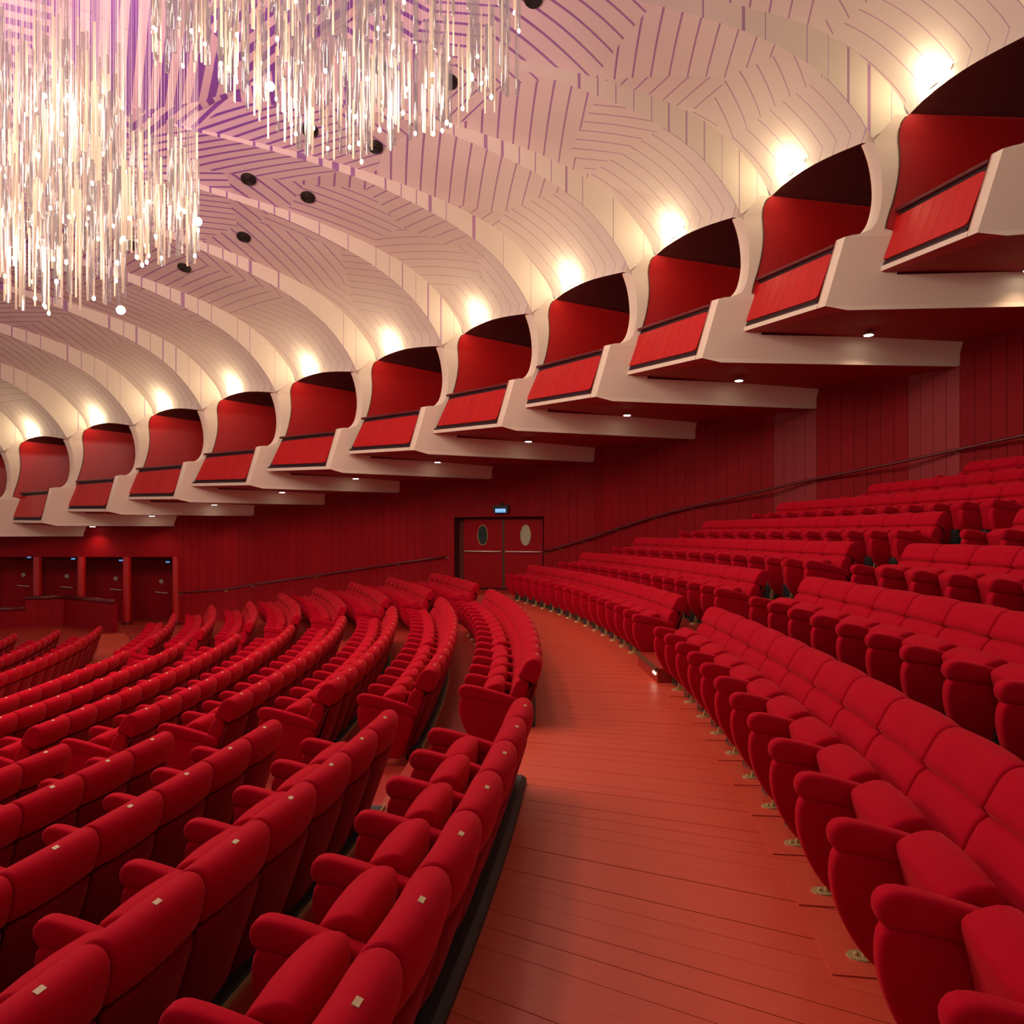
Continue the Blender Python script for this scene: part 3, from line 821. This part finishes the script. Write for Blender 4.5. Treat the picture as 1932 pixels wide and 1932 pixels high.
# ------------------------------------------------------------------ round black ceiling speakers
SPK = [(848, 153, 'large black round ceiling grille right of the chandelier rods'), (585, 245, 'black round ceiling grille below the middle rods'), (708, 276, 'black round ceiling grille under the hanging rod tips at centre'),
       (469, 337, 'upper of the two grilles right of the left rod cluster'), (581, 371, 'black round grille on the lilac stripes above the sixth rib'), (460, 446, 'black round grille just right of the bright bulb'),
       (348, 504, 'lowest black round ceiling grille, left of centre'), (1006, -4, 'black round grille cut off by the top edge'), (712, 122, 'black round grille half hidden behind clear rods'), (252, 462, 'black grille almost hidden by the left rod cluster')]
for x, y, lab in SPK:
    h = cast(x, y)
    if h[0] is None: continue
    p, nrm = h[0], h[1]
    if nrm.dot(CAMP-p) < 0: nrm = -nrm
    sc_ = 0.175
    root = empty('ceiling_speaker', p, label=lab, cat='ceiling speaker', group='round black grilles set in the ceiling')
    root.rotation_mode = 'QUATERNION'; root.rotation_quaternion = nrm.to_track_quat('Z', 'Y')
    b = MB(); b.tube([(0, 0, -0.03), (0, 0, 0.035)], sc_, 24); obj('housing', b.mesh('housing', M_BLACK), root)
    b = MB()
    for r in (0.05, 0.09, 0.13, 0.165):
        b.tube([(r*math.cos(2*math.pi*i/24), r*math.sin(2*math.pi*i/24), 0.045) for i in range(25)], 0.006, 4, caps=False)
    obj('grille_ring', b.mesh('grille_ring', M_SILL), root)

# ------------------------------------------------------------------ box lamps and downlights
def point(name, loc, power, col, r, parent=None):
    l = bpy.data.lights.new(name, 'POINT'); l.energy = power; l.color = col; l.shadow_soft_size = r
    o = bpy.data.objects.new(name, l); COL.objects.link(o); o.location = loc
    if parent: o.parent = parent
    return o
for k in range(0, 14):
    k1 = k+1
    DL = P(k1, tz(2.77), 1.12, 2.77); CR = P(k, tz(2.42)+.1, 0.49, 2.45)
    f = 0.36; mid_ = lerp(DL, CR, f)+Vector((0, 0, 0.13*math.sin(math.pi*f**0.8)))
    inw = -(P(k, 0, 1, 0)-P(k, 0, 0, 0)).normalized(); along = (CR-DL).normalized()
    p = mid_+inw*0.10+Vector((0, 0, 0.12))
    lab = 'glowing twin-globe lamp above the %s theatre box' % (BOXW[min(max(k-1, 0), 12)] if k else 'right-edge')
    root = empty('box_lamp', p, label=lab, cat='lamp', group='globe lamps above the theatre boxes')
    b = MB(); b.ball((0, 0, 0), 0.105, 14, 8, 1.15); obj('globe', b.mesh('globe', M_BULB, smooth=True), root)
    b = MB(); b.ball(-along*0.20+inw*0.06-Vector((0, 0, 0.09)), 0.085, 14, 8, 1.0); obj('globe', b.mesh('globe', M_BULB, smooth=True), root)
    b = MB(); b.tube([Vector((0, 0, -0.02))-inw*0.16, Vector((0, 0, -0.10)), -along*0.20+inw*0.06-Vector((0, 0, 0.16))], 0.012, 6); b.tube([Vector((0, 0, 0))-inw*0.05+along*.12, along*.22+Vector((0, 0, .03))], 0.010, 5); obj('bracket', b.mesh('bracket', M_TRIM), root)
    point('lamp_light', inw*0.30+Vector((0, 0, 0.12)), 9, (1.0, 0.80, 0.52), 0.12, root)
for k in range(1, 13):
    tl = {1: 1.47, 2: 1.47, 3: 1.46, 4: 1.55, 5: 1.64, 6: 1.73, 7: 1.6, 10: 1.05, 11: 0.95, 12: 0.9}.get(k, 1.4); p = P(k, tl, 1.24, -0.08)
    root = empty('downlight', p, label='round lit downlight under the %s theatre box' % BOXW[min(k-1, 12)], cat='downlight', group='recessed downlights under the boxes')
    b = MB(); b.tube([(0, 0, -0.012), (0, 0, 0.004)], 0.115, 20); obj('trim_ring', b.mesh('trim_ring', M_DARK), root)
    b = MB(); b.tube([(0, 0, -0.022), (0, 0, -0.012)], 0.088, 20); obj('lens', b.mesh('lens', M_DOWN), root)
    l = bpy.data.lights.new('downlight_beam', 'SPOT'); l.energy = 60; l.color = (1.0, 0.72, 0.48); l.spot_size = math.radians(120); l.spot_blend = 0.9; l.shadow_soft_size = 0.08
    o = bpy.data.objects.new('downlight_beam', l); COL.objects.link(o); o.parent = root; o.location = (0, 0, -0.04)

# ------------------------------------------------------------------ wall boards
def seg_pt(a, b, f): return lerp(a, b, f)
door_l, door_r = 857.0, 1026.0
def wall_hit(x, a, b):
    # intersect camera vertical plane at pixel x with plan segment
    s = (x-966)/FOC
    d = b-a; t = (s*a.y-a.x)/(d.x-s*d.y)
    return t
def wall_point(x):
    for k in range(-2, 14):
        a, b_ = WP[k+1], WP[k]
        t = wall_hit(x, a, b_)
        if -0.001 <= t <= 1.001 and lerp(a, b_, t).y > 0: return lerp(a, b_, t), k
    return None, None
DLp, _ = wall_point(door_l); DRp, _ = wall_point(door_r)
wdir = (DRp-DLp).normalized(); wout = Vector((-wdir.y, wdir.x, 0)); wout = wout if wout.y > 0 else -wout
DOOR_TOP = EYE-(975-YH)/FOC*23.9 if False else EYE+(YH-975)/FOC*23.7
ZB = -2.6
def board(a, b_, z0, z1, thick, parent, mt=M_BOARD, gap=0.004, name='board'):
    d = (b_-a).normalized(); o_ = Vector((-d.y, d.x, 0)); o_ = o_ if o_.dot(Vector((a.x+30, a.y-8, 0))) > 0 else -o_
    a2 = a+d*gap; b2 = b_-d*gap; dz = random.uniform(0, 0.003)
    q = [a2-o_*dz, b2-o_*dz, b2+o_*thick, a2+o_*thick]
    m = MB(); m.prism([Vector((v.x, v.y, z0)) for v in q], [Vector((v.x, v.y, z1)) for v in q])
    return obj(name, m.mesh(name, mt, clean=True), parent)
def run_boards(a, b_, z0, z1, w=0.29, thick=0.06, mt=M_BOARD):
    L = (b_-a).length; n = max(1, round(L/w))
    for i in range(n): board(lerp(a, b_, i/n), lerp(a, b_, (i+1)/n), z0, z1, thick, wall, mt)
W11 = WP[11]
for k in range(-2, 11):
    a, b_ = WP[k+1].copy(), WP[k].copy(); top = soffz(k)+0.03
    d = (b_-a); o_ = Vector((-d.y, d.x, 0)).normalized(); o_ = o_ if o_.dot(Vector((a.x+30, a.y-8, 0))) > 0 else -o_
    fold = lerp(a, b_, 0.64)+o_*0.24 if k < 5 else None
    if k == 7:       # ends at the door
        run_boards(a, DLp, ZB, top); run_boards(DLp, lerp(a, b_, 1.0), DOOR_TOP, top)
    elif k == 6:
        run_boards(a, DRp, DOOR_TOP, top); run_boards(DRp, b_, ZB, top)
    elif fold is not None:
        run_boards(a, fold, ZB, top); run_boards(fold, b_, ZB, top, mt=M_GLOSS)
    else: run_boards(a, b_, ZB, top)
    # dark backing so the joints read dark
bk = MB()
for k in range(-2, 11):
    a, b_ = WP[k+1], WP[k]; top = soffz(k)+0.03
    d = (b_-a); o_ = Vector((-d.y, d.x, 0)).normalized(); o_ = o_ if o_.dot(Vector((a.x+30, a.y-8, 0))) > 0 else -o_
    if k in (6, 7): continue
    sh = o_*0.45
    bk.poly([(a+sh).to_tuple()[:2]+(ZB,), (b_+sh).to_tuple()[:2]+(ZB,), (b_+sh).to_tuple()[:2]+(top,), (a+sh).to_tuple()[:2]+(top,)])
obj('wall_backing', bk.mesh('wall_backing', M_BOARD), wall)

# ------------------------------------------------------------------ double door with portholes
door = empty('door_1', DLp, kind='structure')
def dl(u, dep, z): return DLp+wdir*u+wout*dep+Vector((0, 0, z))
Wd = (DRp-DLp).length
def U(x):
    t = wall_hit(x, DLp, DRp); return t*Wd
rec = 0.30
b = MB()
b.poly([dl(0, 0, -.05), dl(0, rec+.1, -.05), dl(0, rec+.1, DOOR_TOP), dl(0, 0, DOOR_TOP)])
b.poly([dl(0, 0, DOOR_TOP), dl(0, rec+.1, DOOR_TOP), dl(Wd, rec+.1, DOOR_TOP), dl(Wd, 0, DOOR_TOP)])
b.poly([dl(Wd, 0, -.05), dl(Wd, 0, DOOR_TOP), dl(Wd, rec+.1, DOOR_TOP), dl(Wd, rec+.1, -.05)])
b.poly([dl(0, rec+.09, -.1), dl(Wd, rec+.09, -.1), dl(Wd, rec+.09, DOOR_TOP), dl(0, rec+.09, DOOR_TOP)])
b.poly([dl(0, 0.0, -.0), dl(Wd, 0, -.0), dl(Wd, rec+.1, -.0), dl(0, rec+.1, -.0)])
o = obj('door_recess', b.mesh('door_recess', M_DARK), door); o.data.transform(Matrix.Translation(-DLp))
def leaf(x0, x1, xo, glass, lab):
    # leaf plane lies behind the wall plane, so convert pixels on the leaf plane
    a = DLp+wout*rec; c = DRp+wout*rec
    def LU(x): return wall_hit(x, a, c)*Wd
    u0, u1, uo = LU(x0), LU(x1), LU(xo); H = DOOR_TOP-0.06
    m = MB()
    m.prism([dl(u0, rec, 0.01), dl(u1, rec, 0.01), dl(u1, rec+.05, 0.01), dl(u0, rec+.05, 0.01)], [dl(u0, rec, H), dl(u1, rec, H), dl(u1, rec+.05, H), dl(u0, rec+.05, H)])
    lf = obj('door_leaf', m.mesh('door_leaf', M_BOARD, clean=True), door); lf.data.transform(Matrix.Translation(-DLp))
    zc_ = 1.72; rw, rh = 0.175, 0.33
    m = MB(); n = 24
    el = [(uo+rw*math.cos(2*math.pi*i/n), zc_+rh*math.sin(2*math.pi*i/n)) for i in range(n)]
    m.prism([dl(u, rec-.012, z) for u, z in el], [dl(u, rec-.004, z) for u, z in el])
    g = obj('porthole_glass', m.mesh('porthole_glass', glass, clean=True), lf); g.data.transform(Matrix.Translation(-DLp)); g['label'] = lab
    m = MB(); m.tube([dl(u, rec-.015, z) for u, z in el+el[:1]], 0.014, 6, caps=False)
    g = obj('porthole_ring', m.mesh('porthole_ring', M_BRASS, smooth=True), lf); g.data.transform(Matrix.Translation(-DLp))
    m = MB(); m.tube([dl(u0+.06, rec-.07, 1.19), dl(u1-.03, rec-.07, 1.19)], 0.022, 8)
    g = obj('push_bar', m.mesh('push_bar', M_CHROME, smooth=True), lf); g.data.transform(Matrix.Translation(-DLp))
leaf(875, 948, 911, M_GLASSD, 'dark oval porthole')
leaf(952, 1024, 992, M_GLASSL, 'pale frosted oval porthole')
b = MB(); um = wall_hit(950, DLp+wout*rec, DRp+wout*rec)*Wd
for du in (-.03, .012): b.prism([dl(um+du, rec-.012, 0), dl(um+du+.02, rec-.012, 0), dl(um+du+.02, rec, 0), dl(um+du, rec, 0)], [dl(um+du, rec-.012, DOOR_TOP-.07), dl(um+du+.02, rec-.012, DOOR_TOP-.07), dl(um+du+.02, rec, DOOR_TOP-.07), dl(um+du, rec, DOOR_TOP-.07)])
o = obj('meeting_strip', b.mesh('meeting_strip', M_TRIM, clean=True), door); o.data.transform(Matrix.Translation(-DLp))

def exit_sign(p, d, scale, lab, text='USCITA'):
    root = empty('exit_sign', p, math.atan2(d.y, d.x), label=lab, cat='sign', group='blue lit exit signs')
    b = MB(); b.box((-0.26*scale, -0.06, -0.09*scale), (0.26*scale, 0.04, 0.16*scale)); o = obj('housing', b.mesh('housing', M_BLACK), root)
    b = MB(); b.box((-0.18*scale, -0.07, -0.075*scale), (0.18*scale, -0.061, 0.055*scale)); obj('lit_panel', b.mesh('lit_panel', M_SIGN), root)
    if text:
        cu = bpy.data.curves.new('lettering', 'FONT'); cu.body = text; cu.size = 0.105*scale; cu.align_x = 'CENTER'; cu.align_y = 'CENTER'; cu.extrude = 0.001
        cu.materials.append(M_SIGNW)
        t0 = bpy.data.objects.new('lettering_curve', cu); COL.objects.link(t0); bpy.context.view_layer.update(); tm = bpy.data.meshes.new_from_object(t0.evaluated_get(bpy.context.evaluated_depsgraph_get())); bpy.data.objects.remove(t0); tm.materials.clear(); tm.materials.append(M_SIGNW)
        t = bpy.data.objects.new('lettering', tm); COL.objects.link(t); t.parent = root; t.location = (0, -0.073, -0.01*scale); t.rotation_euler = (math.pi/2, 0, 0)
    return root
sp, _k = wall_point(948)
r = exit_sign(sp-wout*0.10+Vector((0, 0, EYE+(YH-963)/FOC*sp.y)), wdir, 1.0, 'small blue lit exit sign above the double door')
b = MB(); b.tube([(0.02, -0.02, 0.15), (0.02, -0.02, 0.24)], 0.05, 8); obj('emergency_lamp', b.mesh('emergency_lamp', M_BLACK), r)

# ------------------------------------------------------------------ handrails
def handrail(pix, lab):
    pts = []
    for x, y in pix:
        w, k = wall_point(x)
        d = w.y; q = Vector((w.x, w.y, EYE+(YH-y)/FOC*d))
        n_ = Vector((CX+0-w.x, CY-w.y, 0)).normalized(); pts.append(q+n_*0.14)
    root = empty('handrail', pts[0], label=lab, cat='handrail', group='wall handrails')
    b = MB(); b.tube([p-pts[0] for p in pts], 0.035, 8); obj('rail', b.mesh('rail', M_RAIL, smooth=True), root)
    b = MB()
    for i in range(0, len(pts)):
        p = pts[i]-pts[0]; n_ = Vector((CX-pts[i].x, CY-pts[i].y, 0)).normalized()
        b.tube([p-Vector((0, 0, .03)), p-n_*0.16-Vector((0, 0, .07))], 0.012, 5)
    obj('bracket', b.mesh('bracket', M_BRASS), root)
handrail([(1031, 1040), (1060, 1033), (1105, 1020), (1170, 998), (1240, 975), (1310, 957), (1430, 930), (1541, 905), (1680, 878), (1811, 850), (1932, 824), (1980, 814)], 'dark handrail climbing the wall right of the double door')
handrail([(345, 1118), (430, 1112), (480, 1103), (600, 1086), (755, 1063), (848, 1050)], 'thin handrail on the wall left of the double door')

# ------------------------------------------------------------------ colonnade and recessed doors at far left
CZ0, CZ1 = -1.50, 0.93
dirL = Vector((-1, 0.02, 0)).normalized()
colx = [333, 240, 154, 71, -15]
def on_col(x):
    t = wall_hit(x, W11, W11+dirL*10); return W11+dirL*10*t
back_o = Vector((0.02, 1, 0)).normalized()*1.9
colw = empty('wall_back', W11, kind='structure')
b = MB()
far = on_col(-400); top = soffz(11)+0.6
b.prism([Vector((W11.x, W11.y, CZ1)), Vector((far.x, far.y, CZ1)), Vector((far.x, far.y+2.2, CZ1)), Vector((W11.x, W11.y+2.2, CZ1))], [Vector((W11.x, W11.y, top)), Vector((far.x, far.y, top)), Vector((far.x, far.y+2.2, top)), Vector((W11.x, W11.y+2.2, top))])
b.poly([Vector((W11.x, W11.y, ZB)), Vector((W11.x, W11.y+2.2, ZB)), Vector((W11.x, W11.y+2.2, CZ1)), Vector((W11.x, W11.y, CZ1))])
q0, q1 = W11+back_o, far+back_o
b.poly([Vector((q0.x+.3, q0.y, ZB)), Vector((q1.x, q1.y, ZB)), Vector((q1.x, q1.y, CZ1)), Vector((q0.x+.3, q0.y, CZ1))])
o = obj('recess_wall', b.mesh('recess_wall', M_BOARD), colw); o.data.transform(Matrix.Translation(-W11))
CL = ['rightmost', 'second from right', 'third from right', 'leftmost', 'off frame']
for i, x in enumerate(colx[:4]):
    p = on_col(x)
    root = empty('column', (p.x, p.y, CZ0), label='round red column in front of the recessed doors, %s' % CL[i], cat='column', group='red columns before the recessed doors')
    b = MB(); b.tube([(0, 0, 0), (0, 0, CZ1-CZ0)], 0.135, 16); obj('shaft', b.mesh('shaft', M_LINING, smooth=False), root)
    b = MB(); b.tube([(0, 0, 0), (0, 0, 0.10)], 0.16, 16); obj('base_ring', b.mesh('base_ring', M_RAIL), root)
for i, (x, y, xs, ys) in enumerate([(307, 1118, 318, 1060), (221, 1112.5, 230, 1057), (129, 1108, 140, 1054), (47, 1105.5, 57, 1051)]):
    d = (W11+back_o).y-0.06
    p = Vector(((x-966)/FOC*d, d, CZ0)); root = empty('door_%d' % (i+2), p, kind='structure')
    b = MB(); b.box((-0.85, 0, 0), (0.45, 0.05, 2.25)); obj('door_leaf', b.mesh('door_leaf', M_BOARD), root)
    b = MB(); zb = EYE+(YH-y)/FOC*(d-.1)-CZ0; b.tube([(-0.24, -0.08, zb+.02), (0.22, -0.08, zb-.02)], 0.018, 6); obj('push_bar', b.mesh('push_bar', M_CHROME), root)
    b = MB(); b.tube([(-0.05, -0.02, zb+.42), (-0.05, 0.0, zb+.42)], 0.08, 14); obj('porthole_glass', b.mesh('porthole_glass', M_GLASSL), root)
    ds = d-0.5; ps = Vector(((xs-966)/FOC*ds, ds, EYE+(YH-ys)/FOC*ds))
    exit_sign(ps, Vector((1, 0, 0)), 0.42, 'tiny blue exit sign over the recessed door at far left, %s' % CL[i], None)
# recess floor
b = MB(); b.poly([Vector((W11.x+1, W11.y-7, CZ0)), Vector((W11.x+1, W11.y+2.3, CZ0)), Vector((far.x, far.y+2.3, CZ0)), Vector((far.x, far.y-7, CZ0))], [(0, 0), (0, 9), (9, 9), (9, 0)])
obj('landing', b.mesh('landing', M_TREAD), floor)

# ------------------------------------------------------------------ parapet at far left
pz0 = -1.45
def gp(x, y, z): return ground_ray(x, y, z)
TOPZ = -0.46
p1 = gp(215, 1134, TOPZ); p2 = gp(120, 1125, TOPZ); p3 = gp(48, 1127.5, TOPZ); p4 = gp(47, 1147, TOPZ-.36); p4 = Vector((p3.x, p3.y, TOPZ-.36)); p5 = gp(-60, 1150, TOPZ-.36)
par = empty('parapet', Vector((p2.x, p2.y, pz0)), label='red wooden parapet with dark top rail at far left below the recessed doors', cat='parapet')
def wseg(name, a, c, zt, mt=M_BOARD, rail=True):
    d = (c-a); d.z = 0; o_ = Vector((-d.y, d.x, 0)).normalized()*0.12
    n = max(1, round(d.length/0.35))
    for i in range(n):
        u, v = lerp(a, c, i/n), lerp(a, c, (i+1)/n); g = d.normalized()*0.003
        b = MB(); q = [u+g, v-g, v-g-o_, u+g-o_]
        b.prism([Vector((w.x, w.y, -2.6)) for w in q], [Vector((w.x, w.y, zt)) for w in q])
        o = obj(name, b.mesh(name, mt, clean=True), par); o.data.transform(Matrix.Translation(-Vector(par.location)))
    b = MB(); b.tube([Vector((a.x, a.y, zt+.03)), Vector((c.x, c.y, zt+.03))], 0.07, 8)
    o = obj('top_rail', b.mesh('top_rail', M_RAIL, smooth=True), par); o.data.transform(Matrix.Translation(-Vector(par.location)))
wseg('board', p1, p2, TOPZ-.05); wseg('board', p2, p3, TOPZ-.05); wseg('board', p4, p5, TOPZ-.41)

# ------------------------------------------------------------------ step block with two lights beside the upper gap
sg = empty('stair_step', arc(0.88, 0.0, 0), 0.88/RF+math.pi/2, label='low red stair step with two tiny lights in the gap between upper blocks', cat='step')
b = MB(); b.box((-0.60, -0.62, 0.004), (0.60, 0.16, 0.18)); obj('tread_block', b.mesh('tread_block', M_TREAD), sg)
b = MB(); b.box((-0.61, 0.155, 0.15), (0.61, 0.185, 0.19)); obj('brass_nosing', b.mesh('brass_nosing', M_TRIM), sg)
for dx in (-0.48, -0.38):
    b = MB(); b.tube([(dx, 0.155, 0.10), (dx, 0.168, 0.10)], 0.016, 8); obj('step_light', b.mesh('step_light', M_SPARK), sg)

# ------------------------------------------------------------------ chandelier
ch = empty('chandelier', (-6.0, 11.0, 11.0), label='huge chandelier of hanging ivory and clear rods with glowing bulbs at upper left', cat='chandelier')
CO = Vector(ch.location)
rr = random.Random(11)
def zlow(x):
    pts = [(-8.6, 5.4), (-7.2, 5.15), (-6.3, 4.95), (-5.95, 4.95), (-5.80, 5.55), (-5.3, 5.65), (-4.75, 5.75), (-4.55, 5.9), (-4.5, 8.6), (-3.8, 7.8), (-3.3, 7.35), (-2.2, 7.3), (-1.3, 7.6), (-0.4, 7.9), (0.1, 8.1), (0.3, 8.6)]
    for (a, p), (b, q) in zip(pts, pts[1:]):
        if a <= x <= b: return p+(q-p)*(x-a)/(b-a)
    return 9.0
rods = []
def put(xc, yd, zb, L, kind): rods.append((Vector((xc*yd/11.0, yd, EYE+(zb-EYE)*yd/11.0)), L, kind))
for i in range(470):     # dense left cluster
    xc = rr.uniform(-8.2, -5.72); yd = rr.uniform(10.0, 12.2); zb = 5.0+rr.uniform(0, 1)**1.1*3.4+rr.uniform(0, .25)
    zb += max(0, (xc+7.2))*0.9*(1 if zb > 6.8 else 0)*rr.uniform(0, .5)
    if zb > 8.0 and xc > -6.6: continue
    put(xc, yd, zb, rr.uniform(0.9, 1.5), rr.random())
for i in range(105):     # small cluster to its right
    xc = rr.uniform(-5.85, -4.62); yd = rr.uniform(10.2, 12.0); zb = 5.75+rr.uniform(0, 1)*1.0
    put(xc, yd, zb, rr.uniform(0.8, 1.35), rr.random())
for i in range(70):
    xc = rr.uniform(-5.4, -4.0); yd = rr.uniform(9.8, 12.0); zb = 8.6+rr.uniform(0, 1.2)
    put(xc, yd, zb, rr.uniform(0.8, 1.3), rr.random())
for i in range(330):     # long right cluster
    xc = -4.35+rr.uniform(0, 1)**1.15*4.5; yd = rr.uniform(9.6, 12.0); zb = zlow(xc)+rr.uniform(0, 1)**1.3*2.6
    put(xc, yd, zb, rr.uniform(0.8, 1.5), rr.random())
def rod_geo(b, p, L, kind):
    q = p-CO
    if kind < 0.42: b.tube([q, q+Vector((0, 0, L))], 0.015, 6)
    else: b.tube([q, q+Vector((0, 0, L))], 0.027, 8)
rods.sort(key=lambda r: r[0].y)
def vis_px(r):
    pp = proj(r[0]); pq = proj(r[0]+Vector((0, 0, r[1])))
    return -40 < pp[0] < 1972 and pp[1] > -30
rods = [r for r in rods if vis_px(r)]
shared = {}
for i, (p, L, kind) in enumerate(rods[:280]):
    Lq = round(L, 1); key = (Lq, kind < 0.42)
    if key not in shared:
        b = MB(); rod_geo(b, CO, Lq, 0.1 if key[1] else 0.9); shared[key] = b.mesh('rod', M_IVORY if key[1] else M_ROD, smooth=True)
    o = obj('ivory_rod' if key[1] else 'clear_rod', shared[key], ch); o.location = p-CO
bi, bc, bw = MB(), MB(), MB()
for (p, L, kind) in rods[280:]: rod_geo(bi if kind < 0.42 else bc, p, L, kind)
for (p, L, kind) in rods:
    q = p-CO; b = bw; b.tube([q+Vector((0, 0, L)), Vector((q.x, q.y, 1.5 if q.z+L < 1.0 else q.z+L+.5))], 0.0015, 3, caps=False)
o = obj('ivory_rods', bi.mesh('ivory_rods', M_IVORY, smooth=True), ch); o['kind'] = 'stuff'
o = obj('clear_rods', bc.mesh('clear_rods', M_ROD, smooth=True), ch); o['kind'] = 'stuff'
o = obj('suspension_wires', bw.mesh('suspension_wires', M_CHROME), ch); o['kind'] = 'stuff'
b = MB(); b.ball((0, 0, 0), 0.024, 8, 5, 1.5); bulbm = b.mesh('bulb', M_SPARK, smooth=True)
for i in range(0, len(rods), 5):
    p, L, kind = rods[i]
    o = obj('bulb', bulbm, ch); o.location = p-CO+Vector((0, 0, rr.choice((-0.01, -0.01, 0.12, 0.3))))
b = MB(); b.ball((0, 0, 0), 0.055, 12, 8); starm = b.mesh('spot_bulb', M_STAR, smooth=True)
for x, y, d in ((373, 418, 9.8), (228, 585, 9.8), (510, 163, 9.6)):
    o = obj('spot_bulb', starm, ch); o.location = Vector(((x-966)/FOC*d, d, EYE+(YH-y)/FOC*d))-CO
for (x, y, z, e) in ((-7.2, 11, 6.0, 230), (-6.6, 11, 8.2, 200), (-5.2, 11, 6.6, 120), (-3.4, 10.6, 8.0, 220), (-1.4, 10.6, 8.2, 220), (-9.5, 11, 7.4, 150), (-12.0, 10.0, 7.8, 130), (-8.0, 8.0, 7.6, 240), (-4.0, 7.5, 8.2, 260), (-10.0, 5.0, 7.4, 280)):
    point('chandelier_light', Vector((x, y, z))-CO, e*1.95, (1.0, 0.80, 0.67), 0.5, ch)
